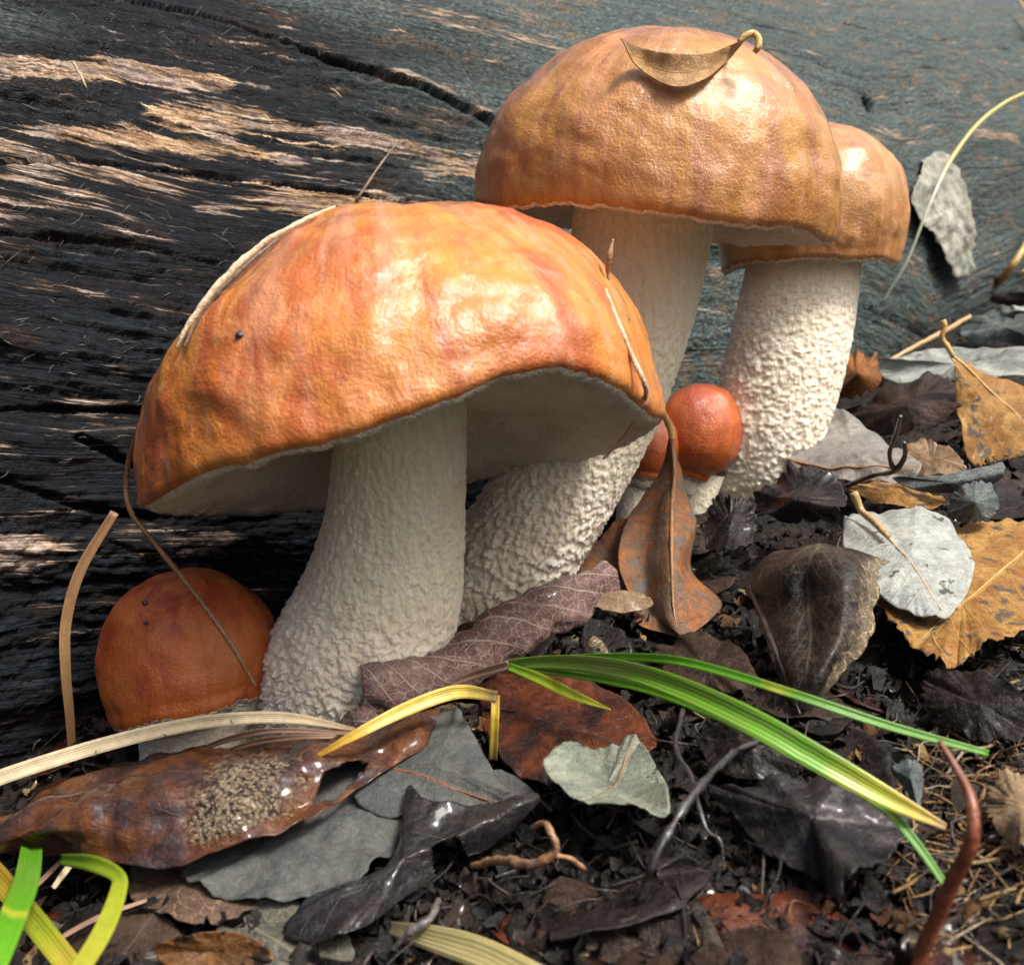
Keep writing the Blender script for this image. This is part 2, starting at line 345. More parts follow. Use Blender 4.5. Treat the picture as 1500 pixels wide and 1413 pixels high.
# ================================================================== GROUND
def build_ground():
    s = np.linspace(-1, 1, 441)
    q = np.sign(s)*(np.abs(s)*36 + 2600*np.abs(s)**12)      # fine in the middle, reaching far out
    X, Y = np.meshgrid(q, q+24, indexing='ij')
    r = np.hypot(X, Y-24); near = np.exp(-(r/60)**2)
    Z = gh(X, Y)*near + near*(.32*fbm(X*.55, Y*.55, 2., 4) + .22*np.abs(fbm(X*1.7, Y*1.7, 4., 4))) - .15
    Z += (1-near)*fbm(X*.01, Y*.01, 0, 4)*6*np.clip(r/400, 0, 1)
    V = np.stack([X, Y, Z], -1).reshape(-1, 3)
    o = obj('ground', V, grid_faces(441, 441), MSO, base=(0, 0, 0)); tag(o, kind='structure')
build_ground()

# ================================================================== LOG
def seg_dist(T, B, pts):
    """distance in cm to a polyline on the unrolled log and the parameter along it"""
    best = np.full(T.shape, 1e9); par = np.zeros(T.shape); n = len(pts)-1
    for i in range(n):
        a = np.array(pts[i]); d = np.array(pts[i+1])-a; L = d@d
        k = np.clip(((T-a[0])*d[0]+(B-a[1])*d[1])/L, 0, 1)
        q = np.hypot(T-a[0]-k*d[0], B-a[1]-k*d[1]); s = q < best; best[s] = q[s]; par[s] = (i+k[s])/n
    return best, par
def build_log():
    a0 = LR*math.radians(-22); a1 = LR*math.radians(84)
    t = [-6.]
    while t[-1] < 112: t.append(t[-1]+(.085 if t[-1] < 22 else .085+.0035*(t[-1]-22)))
    t = np.concatenate([np.linspace(-45, -6.5, 40), t, np.linspace(113, 190, 40)])
    arc = np.concatenate([np.linspace(a0, a1, 640), np.linspace(a1, a0+2*math.pi*LR, 90)[1:-1]])
    T, B = np.meshgrid(t, arc, indexing='ij')
    # grain runs slightly down towards the right (spiral growth) and waves round old knots
    c = [log_hit(*p) for p in ((190, -6), (330, 22), (465, 76), (600, 122), (735, 180), (860, 215))]
    tw = -(c[-2][1]-c[0][1])/(c[-2][0]-c[0][0])
    wob = .9*fbm(T*.055, B*.11, 1., 3)
    Bg = B + tw*.55*np.clip(T, -20, 60) + wob*.9
    S = Bg
    h = .55*fbm(T*.035, S*.16, 3., 3)
    rid = fbm(T*.11, S*1.35, 7., 4, .55); fine = fbm(T*.38, S*6.5, 9., 3, .6)
    grey = sstep(18, 34, T+5*pnoise(T*.08, S*.3, 4.)) ; grey = np.maximum(grey, .9*sstep(.1, .5, pnoise(T*.06+5, S*.22, 8.))*sstep(9, 18, B))
    ampl = (1-.62*grey)*(.75+.7*pnoise(T*.09+3, S*.35, 14.))
    shelf = pnoise(T*.10, S*.62, 12.)+.35*pnoise(T*.45, S*2.2, 5.); terr = np.floor(shelf*3.2)/3.2+sstep(.72, 1., (shelf*3.2) % 1)/3.2
    crumb = np.abs(fbm(T*1.3, S*4.2, 6., 3, .6)); h = h + ampl*(.22*rid + .30*terr + .07*fine + .20*(crumb-.3)) + .06*fbm(T*1.1, S*2.6, 3., 3)
    # deep drying crack and smaller checks
    dist, par = seg_dist(T, B, c); dist = dist+.05*fbm(T*.5, B*1.5, 3., 2)
    wdt = .16+.10*np.sin(np.clip(par, 0, 1)*math.pi); ck = 1-sstep(wdt*.8, wdt*1.15, dist)
    lip = np.exp(-((dist-wdt*1.6)/.3)**2)
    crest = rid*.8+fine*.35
    for pts, wd, dp in (([(-5, 223), (110, 222), (250, 236), (400, 262), (600, 296)], .05, .25), ([(0, 596), (200, 600), (330, 640)], .06, .25),
                        ([(0, 700), (120, 742), (230, 760)], .09, .3), ([(120, 640), (220, 690)], .10, .35), ([(430, 170), (560, 200), (690, 235)], .045, .2),
                        ([(880, 20), (1000, 60), (1140, 70), (1280, 120)], .05, .12), ([(0, 330), (170, 345), (330, 380)], .05, .2), ([(1180, 20), (1330, 60), (1500, 120)], .05, .1)):
        q, _ = seg_dist(T, B, [log_hit(*p) for p in pts]); q = q+.06*fbm(T*.6, B*3., 6., 2)
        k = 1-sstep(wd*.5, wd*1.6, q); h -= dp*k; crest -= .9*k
    # beetle hole
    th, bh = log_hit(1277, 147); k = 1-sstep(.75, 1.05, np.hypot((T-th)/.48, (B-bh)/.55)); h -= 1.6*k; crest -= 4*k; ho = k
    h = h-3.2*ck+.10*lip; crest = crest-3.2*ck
    # where the grey crust has worn off and pale wood shows
    pale = np.zeros_like(T)
    for pts, wd, am in (([(-20, 82), (90, 88), (190, 92), (320, 108)], .50, 1.), ([(60, 100), (260, 105)], .35, .6), ([(250, 160), (380, 165), (470, 200), (590, 225), (700, 260)], .75, .95),
                        ([(-20, 195), (120, 192), (240, 200), (380, 222)], .42, 1.), ([(-20, 238), (130, 245), (300, 262), (430, 285), (560, 300)], .62, 1.), ([(330, 200), (420, 225)], .5, .9),
                        ([(-20, 285), (110, 280), (200, 270)], .45, .7), ([(0, 580), (80, 600), (200, 560)], .5, .35), ([(20, 810), (110, 770), (200, 790)], .7, .55), ([(170, 790), (330, 790)], .45, .5),
                        ([(420, 30), (560, 95), (720, 165)], .22, .75), ([(600, 0), (720, 60), (800, 60)], .8, .45), ([(1010, 130), (1130, 150)], .8, .3), ([(1240, 190), (1350, 205)], .7, .35), ([(760, 10), (820, 60)], .7, .4)):
        q, _ = seg_dist(T, B, [log_hit(*p) for p in pts]); pale = np.maximum(pale, am*np.exp(-(q/wd)**2))
    q, _ = seg_dist(T, B, [log_hit(*p) for p in ((1425, 196), (1445, 199), (1485, 207))]); pale = np.maximum(pale, 1.6*np.exp(-(q/.35)**2))
    pale = np.clip(pale*(.72+.9*rid), 0, 1.2)*(1-ck)*sstep(.9, 1.9, dist/wdt)*(1-ho)
    R = LR+h; th = B/LR
    # keep the unrolled sheet closed where it wraps
    P = LA[None, None]*T[..., None]+LN[None, None]*(LNC-R*np.cos(th))[..., None]
    P[..., 2] += LZ+R*np.sin(th)
    nt, na = T.shape; V = P.reshape(-1, 3); F = grid_faces(nt, na, True)
    base = LA*10+LN*LNC
    root = thing('fallen_log', base, 'weathered grey-black fallen log with pale worn streaks and a long crack, behind the mushrooms', 'log')
    obj('trunk', V, F, ML, root, attrs={'along': T.ravel(), 'arc': S.ravel(), 'pale': pale.ravel(), 'grey': grey.ravel(), 'crest': crest.ravel()})
    for e, nm in ((0, 'cut_end'), (nt-1, 'cut_end')):
        ring = P[e]; cvec = ring.mean(0); n = len(ring); i = np.arange(n)
        obj(nm, np.concatenate([ring, [cvec]]), np.stack([i, (i+1) % n, np.full(n, n)], 1), mat_twig('cut_wood', (.10, .07, .05), (.2, .15, .1), .7, 0), root)
    # hairs of lint and loose wood fibre standing off the surface: nobody could count them
    Vs, Fs, us = [], [], []; k = 0
    for _ in range(900):
        px = random.uniform(-60, 1560); py = random.uniform(-40, 700)
        try: tt, bb = log_hit(px, py)
        except ValueError: continue
        i = int(np.searchsorted(t, tt)); j = int(np.searchsorted(arc[:640], bb))
        if not (2 < i < nt-2 and 2 < j < 637): continue
        p = P[i, j]; nrm = unit(LN*-math.cos(bb/LR)+np.array([0, 0, math.sin(bb/LR)]))
        d = unit(LA*random.choice((-1, 1))+np.array([0, 0, random.gauss(0, .55)])+nrm*random.uniform(0, .35)); L = random.uniform(.12, .6)
        q = unit(np.cross(d, nrm))*random.uniform(-.15, .15)*L
        v, f, at = tube([p-nrm*.02, p+d*L*.5+nrm*.06+q, p+d*L+nrm*random.uniform(-.05, .12)], [.009, .007, .003], 5, 3)
        Vs.append(v); Fs.append(f+k); k += len(v)
    o = obj('loose_fibres', np.concatenate(Vs), np.concatenate(Fs), mat_twig('lint', (.10, .10, .09), (.24, .21, .17), .7, 0), root); o['kind'] = 'stuff'
    # splinters lifting from the surface
    for px, py, qx, qy, r in ((520, 296, 572, 222, .055), (484, 132, 497, 152, .04), (108, 95, 125, 140, .05), (385, 170, 394, 190, .03)):
        a = log_surf(px, py, .05); b = log_surf(qx, qy, .75 if px == 520 else .25)
        v, f, at = tube([a, (a+b)/2+np.array([0, 0, .05]), b], [r, r*.8, r*.25], 10, 6, .4)
        obj('splinter', v, f, mat_twig('splinter', (.05, .03, .02), (.16, .10, .06)) if px == 520 else mat_twig('splinter_pale', (.22, .17, .09), (.38, .31, .2), .6, 0), root, attrs=at)
    return P, t, arc
LOGP, LOGT, LOGA = build_log()

# ================================================================== MUSHROOMS
def cap_frame(px, py, depth, tilt, phi):
    v = unit(ray(px, py)); r = unit(RT-v*(RT@v)); u = np.cross(r, v); T = math.radians(tilt); ph = math.radians(phi)
    X = r*math.cos(T)+u*math.sin(T); U = u*math.cos(T)-r*math.sin(T); Z = U*math.cos(ph)+v*math.sin(ph); Y = np.cross(Z, X)
    return np.stack([X, Y, Z], 1), D(px, py, depth)
def on_cap(fr, R, H, px, py, off=.04):
    """point of the dome under a pixel (nearest point of the dome when the ray just misses it)"""
    Rm, c = fr; o = Rm.T@(CAM-c)/np.array([R, R, H]); d = Rm.T@ray(px, py)/np.array([R, R, H])
    A = d@d; B = o@d; Cc = o@o-1; disc = B*B-A*Cc
    t = (-B-math.sqrt(disc))/A if disc > 0 else -B/A
    q = o+d*t; q = q/np.linalg.norm(q)
    n = unit(q/np.array([R, R, H])); return c+Rm@(q*np.array([R, R, H])+n*off), Rm@n
def make_cap(root, fr, R, H, mat, wave, lumps=.12, nu=110, na=260, concave=.9, lip=.22, pmax=92., seed=0., stem_r=1.5, dents=()):
    ang = np.linspace(0, 2*math.pi, na, endpoint=False)
    # dome from apex to rim, then a short turned-in lip
    pm = math.radians(pmax); phi = np.linspace(.004, pm, nu)
    r = R*np.sin(phi); z = np.where(phi < math.pi/2, H, R)*np.cos(phi); rim = math.sin(pm); zr = R*math.cos(pm)
    A, Rr = np.meshgrid(ang, r, indexing='xy'); Zz = np.repeat(z[:, None], na, 1); Ph = np.repeat(phi[:, None], na, 1)
    wv = wave(ang)[None]; k = sstep(.45, 1., Ph/pm)**1.5
    X, Y = Rr*np.cos(A), Rr*np.sin(A)
    n = fbm(X*.28+seed, Y*.28, Zz*.28, 3); n2 = fbm(X*1.1+seed, Y*1.1, Zz*1.1+3, 3)
    q = 1+lumps*n*.5/R*2+lumps*.16*n2/R*2
    X, Y, Zz = X*q, Y*q, Zz*q
    for (dx, dy, dz, rad, dep) in dents:
        w_ = np.exp(-((X-dx)**2+(Y-dy)**2+(Zz-dz)**2)/rad**2); X -= X/R*dep*w_; Y -= Y/R*dep*w_; Zz -= Zz/H*dep*w_
    Zz = Zz+wv*k
    fr1 = .05*fbm(np.cos(ang)*9+seed, np.sin(ang)*9, 0, 3)+.03*fbm(np.cos(ang)*34+seed, np.sin(ang)*34, 3., 2)
    lips = []
    for f, dr, dz in ((.25, -.01, -.10), (.6, -.05, -.20), (1., -.16, -.25), (1.4, -.32, -.18)):
        e = R*rim*q[-1]+dr*R/4+fr1*.3*f
        lips.append(np.stack([e*np.cos(ang), e*np.sin(ang), wave(ang)+zr*q[-1]+dz*lip/.22+fr1*f*1.3], -1))
    L = np.array(lips); V = np.concatenate([np.stack([X, Y, Zz], -1), L[:3]], 0); nn = len(V)
    V2 = np.concatenate([V.reshape(-1, 3), [[0, 0, H*q[0].mean()]]]); F = grid_faces(nn, na, True)
    tri = np.concatenate([F[:, [0, 2, 1]], F[:, [0, 3, 2]], np.stack([np.full(na, nn*na), np.arange(na), (np.arange(na)+1) % na], 1)])
    cap = obj('cap', V2, tri, mat, root, frame=fr)
    sm = lambda q: np.real(np.fft.ifft(np.fft.fft(q)*(np.abs(np.fft.fftfreq(na, 1/na)) < 9)))
    # underside: tube layer, rising towards the stem
    e = L[-1]*1.0; er = np.hypot(e[:, 0], e[:, 1]); e2, er2 = sm(e[:, 2]), sm(er); rows = [L[1]*[.985, .985, 1]-[0, 0, .03], L[2]*[.995, .995, 1]-[0, 0, .05]]
    for s in np.linspace(0, 1, 46):
        kk = max(0., 1-s*9); rr = er2*(1-s)+stem_r*.6*s+(er-er2)*kk
        zz = e2*(1-s)**1.5+(e[:, 2]-e2)*kk-.05*kk + (concave+zr)*(1-(1-s)**2.2) + (-.14*np.sin(math.pi*min(1, s*3.0))*(s < .334))
        x, y = rr*np.cos(ang), rr*np.sin(ang); zz = zz+.10*fbm(x*.7+seed, y*.7, 4., 3)*min(1, s*6)
        rows.append(np.stack([x, y, zz], -1))
    U = np.array(rows); po_ = obj('pore_surface', U.reshape(-1, 3), grid_faces(len(U), na, True), MPO, root, frame=fr); po_.parent = cap; po_.matrix_local = Matrix.Identity(4)
    return cap
def make_stem(root, st, na, n, shag, low=lambda u: 1-u, seed=0., mat=None):
    """st rows: pixel x, pixel y, depth, width in pixels; base first"""
    C = crom(np.array([D(a, b, d) for a, b, d, _ in st]), n); r = crom(np.array([w_*.5*d/FPX for _, _, d, w_ in st]), n)
    T, N, B = frames(C); a = np.linspace(0, 2*math.pi, na, endpoint=False); u = np.linspace(0, 1, n)
    s = np.concatenate([[0], np.cumsum(np.linalg.norm(np.diff(C, axis=0), axis=1))])
    ca, sa = np.cos(a)[None]*r[:, None], np.sin(a)[None]*r[:, None]; S = s[:, None]+0*ca
    lo = np.clip(low(u), 0, 1)[:, None]
    lump = np.abs(fbm(ca*1.6+seed, sa*1.6, S*.85, 3, .55)); cell = 1-2.2*np.abs(pnoise(ca*3.6+seed, sa*3.6, S*2.4))
    gran = fbm(ca*6.5+seed, sa*6.5, S*5.6, 2, .7); grain = pnoise(ca*9+seed, sa*9, S*.9)
    h = shag*lo*(.11*(lump-.3)+.030*cell+.11*np.clip(gran, -.15, 1.)*(.4+lo)) + shag*.020*grain + shag*.036*gran
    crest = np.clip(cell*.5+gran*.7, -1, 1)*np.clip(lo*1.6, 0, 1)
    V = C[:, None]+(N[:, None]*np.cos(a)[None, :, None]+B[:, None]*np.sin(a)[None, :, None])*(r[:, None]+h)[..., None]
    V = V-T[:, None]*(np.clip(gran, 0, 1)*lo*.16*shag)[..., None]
    return obj('stem', V.reshape(-1, 3), grid_faces(n, na, True), mat or MST, root, attrs={'low': np.repeat(lo.ravel(), na), 'crest': crest.ravel()})
def gw(ang, deg, wd, am): 
    d = (np.degrees(ang)-deg+180) % 360-180; return am*np.exp(-(d/wd)**2)

MC1 = mat_cap('orange_cap', (.42, .100, .009), (.50, .195, .024), (.33, .060, .020), 1., .45)
MC2 = mat_cap('brown_cap', (.34, .13, .018), (.42, .20, .034), (.25, .080, .034), 1., .35, .65)
MC3 = mat_cap('ochre_cap', (.32, .13, .026), (.39, .195, .05), (.28, .115, .05), .9, .35, .5)
MC4 = mat_cap('small_rust_cap', (.28, .034, .007), (.42, .115, .018), (.18, .020, .007), .15, .12, .25)
MC5 = mat_cap('small_glossy_cap', (.34, .050, .006), (.42, .090, .010), (.20, .028, .005), 1., .03, .3)

GRP = 'mushrooms growing beside the log'
# --- the large orange one in front
fr1 = cap_frame(600, 651, 22., 8.8, 9.2); R1, H1 = 5.78, 5.15
m1 = thing('mushroom', G(470, 1045), 'largest orange-capped mushroom in front, its pale underside showing above a thick white stem', 'mushroom', GRP)
make_cap(m1, fr1, R1, H1, MC1, lambda a: gw(a, -62, 24, .62)+gw(a, -120, 26, -.10)+gw(a, -150, 16, -.25)+gw(a, -25, 13, -.05)+gw(a, 60, 40, .12)+.05*np.sin(5*a+1), .20, 150, 420, 1.0, .22, 93., 0., 1.45, dents=((-4.4, -1.5, 3.3, 2.6, .42), (3.6, -2.5, 2.6, 2., -.15)))
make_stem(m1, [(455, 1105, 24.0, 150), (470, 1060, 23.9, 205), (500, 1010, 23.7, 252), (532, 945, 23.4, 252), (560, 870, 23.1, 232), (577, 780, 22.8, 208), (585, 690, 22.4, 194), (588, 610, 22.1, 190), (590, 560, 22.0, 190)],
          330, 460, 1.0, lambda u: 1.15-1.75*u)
# --- the tall one behind it
fr2 = cap_frame(963, 292, 27., -4.2, 5.); R2, H2 = 4.93, 4.25
m2 = thing('mushroom', G(695, 905), 'tall brown-capped mushroom rising behind the large orange one with a curled leaf on top', 'mushroom', GRP)
make_cap(m2, fr2, R2, H2, MC2, lambda a: gw(a, -120, 30, .12)+gw(a, -30, 15, -.12)+gw(a, 180, 25, .15)+.04*np.sin(6*a)+.03*np.sin(9*a+2), .16, 130, 380, .7, .30, 95., 5., 1.75,
         dents=((3.6, -3.2, 1.1, .5, .16), (4.2, -2.3, .8, .35, -.12)))
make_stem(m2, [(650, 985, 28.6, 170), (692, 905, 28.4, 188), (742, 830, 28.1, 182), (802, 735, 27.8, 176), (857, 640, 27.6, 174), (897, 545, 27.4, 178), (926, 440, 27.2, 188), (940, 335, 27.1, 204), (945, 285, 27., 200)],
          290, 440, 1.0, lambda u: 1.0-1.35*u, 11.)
# --- the one at the right
fr3 = cap_frame(1189, 322, 34.2, 1.5, 2.); R3, H3 = 3.22, 3.2
m3_ = thing('mushroom', G(1085, 735), 'ochre-capped mushroom at the right with the brightest thick white stem', 'mushroom', GRP)
make_cap(m3_, fr3, R3, H3, MC3, lambda a: gw(a, 180, 40, -.45)+gw(a, -20, 25, -.2)+.04*np.sin(7*a), .14, 90, 280, .5, .3, 108., 9., 1.5)
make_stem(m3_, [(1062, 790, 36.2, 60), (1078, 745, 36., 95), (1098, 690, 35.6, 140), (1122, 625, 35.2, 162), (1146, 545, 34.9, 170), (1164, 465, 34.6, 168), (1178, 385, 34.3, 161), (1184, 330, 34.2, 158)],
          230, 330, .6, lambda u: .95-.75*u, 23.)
# --- the small round one at the left
fr4 = cap_frame(276, 968, 23.3, 8, -1.); R4, H4 = 2.10, 2.18
m4 = thing('mushroom', G(292, 1095), 'small round matte rust-orange mushroom at the left, under the largest cap', 'mushroom', GRP)
make_cap(m4, fr4, R4, H4, MC4, lambda a: gw(a, -140, 25, -.22)+gw(a, -40, 30, .1)+.04*np.sin(5*a), .14, 90, 220, -.7, .3, 112., 2., 1.25)
make_stem(m4, [(285, 1150, 23.8, 150), (290, 1100, 23.7, 160), (293, 1050, 23.6, 166), (295, 1010, 23.5, 168)], 160, 120, .35, lambda u: .5+0*u, 31.)
# --- the small glossy one at the right
fr5 = cap_frame(1022, 638, 34.3, -14, -4.); R5, H5 = 1.55, 1.85
m5 = thing('mushroom', G(1012, 765), 'small glossy deep orange mushroom against the right white stem', 'mushroom', GRP)
make_cap(m5, fr5, R5, H5, MC5, lambda a: .03*np.sin(3*a+1), .09, 80, 180, -1.1, .2, 140., 4., .7)
make_stem(m5, [(998, 800, 34.9, 44), (1008, 765, 34.8, 48), (1019, 725, 34.6, 58), (1027, 690, 34.5, 70)], 120, 90, .25, lambda u: .3+0*u, 37.)
# --- the small one half hidden behind the curled brown leaf
fr6 = cap_frame(944, 652, 33.6, -4, -2.); R6, H6 = 1.25, 1.4
m6 = thing('mushroom', G(930, 740), 'small shaded orange-brown mushroom half hidden behind the upright curled brown leaf', 'mushroom', GRP)
make_cap(m6, fr6, R6, H6, MC5, lambda a: .03*np.sin(3*a+2), .09, 70, 160, -.7, .2, 130., 6., .6)
make_stem(m6, [(925, 780, 33.9, 50), (930, 745, 33.8, 52), (938, 705, 33.7, 54), (942, 675, 33.6, 56)], 110, 80, .25, lambda u: .3+0*u, 41.)

# ================================================================== LEAVES
def P3(px, py, a): return D(px, py, a) if a >= 10 else G(px, py, a)     # a: depth in cm from 10 up, else height over the litter
def surf_normals(Pg):
    a = np.gradient(Pg, axis=0); b = np.gradient(Pg, axis=1); n = np.cross(a, b); return n/np.maximum(np.linalg.norm(n, axis=-1, keepdims=True), 1e-9)
def finish_leaf(name, Pg, F, u, v, mat, label, cat, group, crumple, stalk, ribs, hole, thick, seed, N=None):
    V = Pg.reshape(-1, 3)
    if N is None: N = surf_normals(Pg).reshape(-1, 3)
    d = crumple*(fbm(V[:, 0]*.9+seed, V[:, 1]*.9, V[:, 2]*.9, 2)+.22*fbm(V[:, 0]*3.1+seed, V[:, 1]*3.1, V[:, 2]*3.1, 2))
    V = V+N*d[:, None]
    if hole is not None:
        hm = hole(u, v); F = F[~hm[F].any(1)]
    base = np.array([*V.mean(0)[:2], V[:, 2].min()])
    root = thing(name, base, label, cat, group)
    bl = obj('blade', V, F, mat, root, attrs={'u': u, 'v': v}, thick=thick)
    for nm, pts, r, mt in stalk:
        v_, f_, at = tube(pts, r, 26, 8, .25, 3.); obj(nm, v_, f_, mt, bl if nm == 'midrib' else root, attrs=at)
    return root, V
AUTH = []
def star_leaf(label, outline, center, rib, mat, group=None, dome=.0, crumple=.08, serr=.0, freq=14., stalk=(), hole=None, thick=.022, nr=26, na=150, seed=0., name='leaf', surf=None, vein_r=0, vein_mat=None, und=.22, fold=.14):
    """leaf spread out from its outline; every outline point is (pixel x, pixel y, height or depth)"""
    pf = surf or P3
    O = np.array([pf(*p) for p in outline]); c = pf(*center)
    Q = np.concatenate([O[-2:], O, O[:3]]); E = crom(Q, 400)
    k = len(O); lo = 2/(len(Q)-1); hi = (2+k)/(len(Q)-1); sidx = np.linspace(lo, hi, na, endpoint=False)*399
    i = sidx.astype(int); t = (sidx-i)[:, None]; E = E[i]*(1-t)+E[np.minimum(i+1, 399)]*t
    ang = np.linspace(0, 2*math.pi, na, endpoint=False)
    if serr:
        z = 1+serr*(fbm(np.cos(ang)*freq*.35+seed, np.sin(ang)*freq*.35, seed, 3)-.15); E = c+(E-c)*z[:, None]
    rho = np.linspace(0.02, 1, nr)
    n0 = np.zeros(3)
    for a in range(na): n0 = n0+np.cross(E[a]-c, E[(a+1) % na]-c)
    n0 = unit(n0); n0 = n0 if n0@(CAM-c) > 0 else -n0
    dome *= .5; rad = np.linalg.norm(E-c, axis=1).mean(); AUTH.append((c[0], c[1], rad)); und *= min(1.2, rad/1.8); fold *= min(1., rad/1.8); uw = und*fbm(np.cos(ang)*1.6+seed, np.sin(ang)*1.6, seed*.7, 2); uh = und*.35*fbm(np.cos(ang)*5+seed, np.sin(ang)*5, seed*.3, 2)
    Pg = c+(E-c)[None]*rho[:, None, None]+n0*(dome*(1-rho**2))[:, None, None]+n0*(uw[None]*(rho**2)[:, None]+uh[None]*(rho**6)[:, None])[..., None]
    a, b = pf(*rib[0]), pf(*rib[1]); ax = b-a; L = np.linalg.norm(ax); ax /= L; sd = np.cross(n0, ax)
    W = np.abs((E-a)@sd).max()
    V = Pg.reshape(-1, 3); u = ((V-a)@ax)/L; v = ((V-a)@sd)/W; V = V+n0*(fold*np.sqrt(v*v+.004))[:, None]
    V2 = np.concatenate([V, [c+n0*dome]]); F = grid_faces(nr, na, True)
    F3 = np.concatenate([F[:, :3], F[:, [0, 2, 3]], np.stack([np.full(na, nr*na), (np.arange(na)+1) % na, np.arange(na)], 1)])
    u = np.append(u, ((c-a)@ax)/L); v = np.append(v, ((c-a)@sd)/W)
    st = list(stalk)
    if vein_r:
        tt = np.linspace(0, .96, 9); pts = []
        for q in tt:
            p = a+ax*L*q; j = np.argmin(((V2-p)**2).sum(1)); pp = V2[j]
            d = crumple*(fbm(pp[0]*.9+seed, pp[1]*.9, pp[2]*.9, 2)+.22*fbm(pp[0]*3.1+seed, pp[1]*3.1, pp[2]*3.1, 2)); pts.append(p+n0*((pp-p)@n0+d+vein_r*.4))
        st.append(('midrib', pts, np.linspace(vein_r, vein_r*.35, 9), vein_mat))
    return finish_leaf(name, V2, F3, u, v, mat, label, 'leaf', group, crumple, st, None, hole, thick, seed, np.tile(n0, (len(V2), 1)))[0]
def net_leaf(label, rows, mat, group=None, crumple=.06, stalk=(), hole=None, thick=.022, nu=70, nv=40, seed=0., serr=0., name='leaf', pts=False):
    Cn = np.array(rows, float) if pts else np.array([[P3(*p) for p in r] for r in rows])
    Pg = crom(Cn, nu); Pg = np.swapaxes(crom(np.swapaxes(Pg, 0, 1), nv), 0, 1)
    u, v = np.meshgrid(np.linspace(0, 1, nu), np.linspace(-1, 1, nv), indexing='ij')
    if serr:
        c = Pg.mean(1, keepdims=True); z = 1+serr*np.abs(v)**4*fbm(u*11+seed, np.sign(v)*3, seed, 3); Pg = c+(Pg-c)*z[..., None]
    return finish_leaf(name, Pg, grid_faces(nu, nv), u.ravel(), v.ravel(), mat, label, 'leaf', group, crumple, list(stalk), None, hole, thick, seed)[0]
def twig(name, label, cat, pts, r, mat, n=40, seg=9, rough=.3, freq=2.5, group=None, extra=()):
    root = thing(name, pts[0], label, cat, group) if extra else None
    v, f, at = tube(pts, r, n, seg, rough, freq)
    o = obj('shoot' if extra else name, v, f, mat, root, base=None if extra else pts[0], attrs=at)
    for nm, p, rr in extra:
        v, f, at = tube(p, rr, 24, 8, rough, freq); obj(nm, v, f, mat, root, attrs=at)
    return root or tag(o, label, cat, group)

T_TAN = mat_twig('stalk_tan', (.28, .17, .07), (.40, .27, .12), .5, .2)
T_OCH = mat_twig('stalk_ochre', (.34, .20, .05), (.45, .30, .10), .5, .2)
T_BRN = mat_twig('stalk_brown', (.16, .075, .028), (.27, .14, .055), .45, .3)
T_BLK = mat_twig('root_black', (.008, .007, .007), (.045, .040, .042), .35, .5)
T_RED = mat_twig('stalk_red', (.13, .030, .012), (.22, .065, .025), .4, .3)
LG = 'fallen leaves in the litter'

L_NET = mat_leaf('veined_purple', (.10, .045, .042), (.19, .115, .11), spots=0, vein=(.40, .33, .27), veins=.8, net=.6, rough=.42, wet=.35, under=(.10, .035, .022))
L_UPR = mat_leaf('brown_orange', (.10, .065, .045), (.26, .095, .026), spot=(.085, .080, .070), spots=.95, vein=(.30, .19, .10), veins=.25, net=.12, rough=.42, wet=.35)
L_WET = mat_leaf('wet_rust', (.030, .021, .024), (.115, .040, .012), spots=.25, vein=(.06, .03, .02), veins=.3, net=.1, rough=.28, wet=1., crust=(.46, .68, -.6, .75))
L_GRY = mat_leaf('grey_green', (.050, .061, .060), (.090, .095, .086), spots=.12, vein=(.13, .075, .05), veins=.25, net=.15, rough=.55, wet=.15)
L_PAL = mat_leaf('pale_grey', (.27, .295, .28), (.37, .39, .355), spots=.55, spot=(.05, .045, .042), vein=(.30, .27, .20), veins=.4, net=.15, rough=.55, wet=.15)
L_SLV = mat_leaf('silver_green', (.17, .205, .165), (.26, .28, .215), spots=.4, vein=(.15, .11, .06), veins=.45, net=.2, rough=.5, wet=.15)
L_YEL = mat_leaf('yellow_brown', (.20, .085, .018), (.33, .19, .055), spot=(.055, .050, .045), spots=.75, vein=(.32, .21, .07), veins=.45, net=.2, rough=.5, wet=.25)
L_BLK = mat_leaf('black_wet', (.006, .0055, .006), (.017, .013, .012), spots=.2, vein=(.11, .085, .065), veins=.22, net=.12, rough=.36, wet=.45)
L_DRK = mat_leaf('dark_brown', (.018, .012, .010), (.045, .026, .018), spots=.3, vein=(.10, .065, .045), veins=.3, net=.2, rough=.42, wet=.35)
L_SHN = mat_leaf('black_sheen', (.010, .010, .012), (.026, .022, .022), spots=.2, vein=(.06, .05, .045), veins=.25, net=.12, rough=.32, wet=.95)
L_RED = mat_leaf('wet_maroon', (.016, .009, .010), (.10, .026, .009), spots=.4, vein=(.04, .03, .03), veins=.4, net=.1, rough=.25, wet=.9)
L_TAN = mat_leaf('tan', (.19, .13, .075), (.30, .22, .14), spots=.25, vein=(.22, .12, .06), veins=.5, net=.25, rough=.6, wet=.1)
L_GTN = mat_leaf('grey_tan', (.17, .172, .168), (.26, .25, .225), spots=.2, vein=(.22, .13, .08), veins=.5, net=.2, rough=.55, wet=.2)
L_SKL = mat_leaf('skeleton', (.20, .21, .17), (.42, .42, .34), spots=.3, spot=(.09, .09, .075), vein=(.40, .40, .34), veins=.5, net=.5, rough=.7, wet=0)
L_BLU = mat_leaf('blue_grey', (.06, .078, .08), (.12, .145, .145), spots=.2, vein=(.24, .26, .24), veins=.3, net=.5, rough=.45, wet=.3)
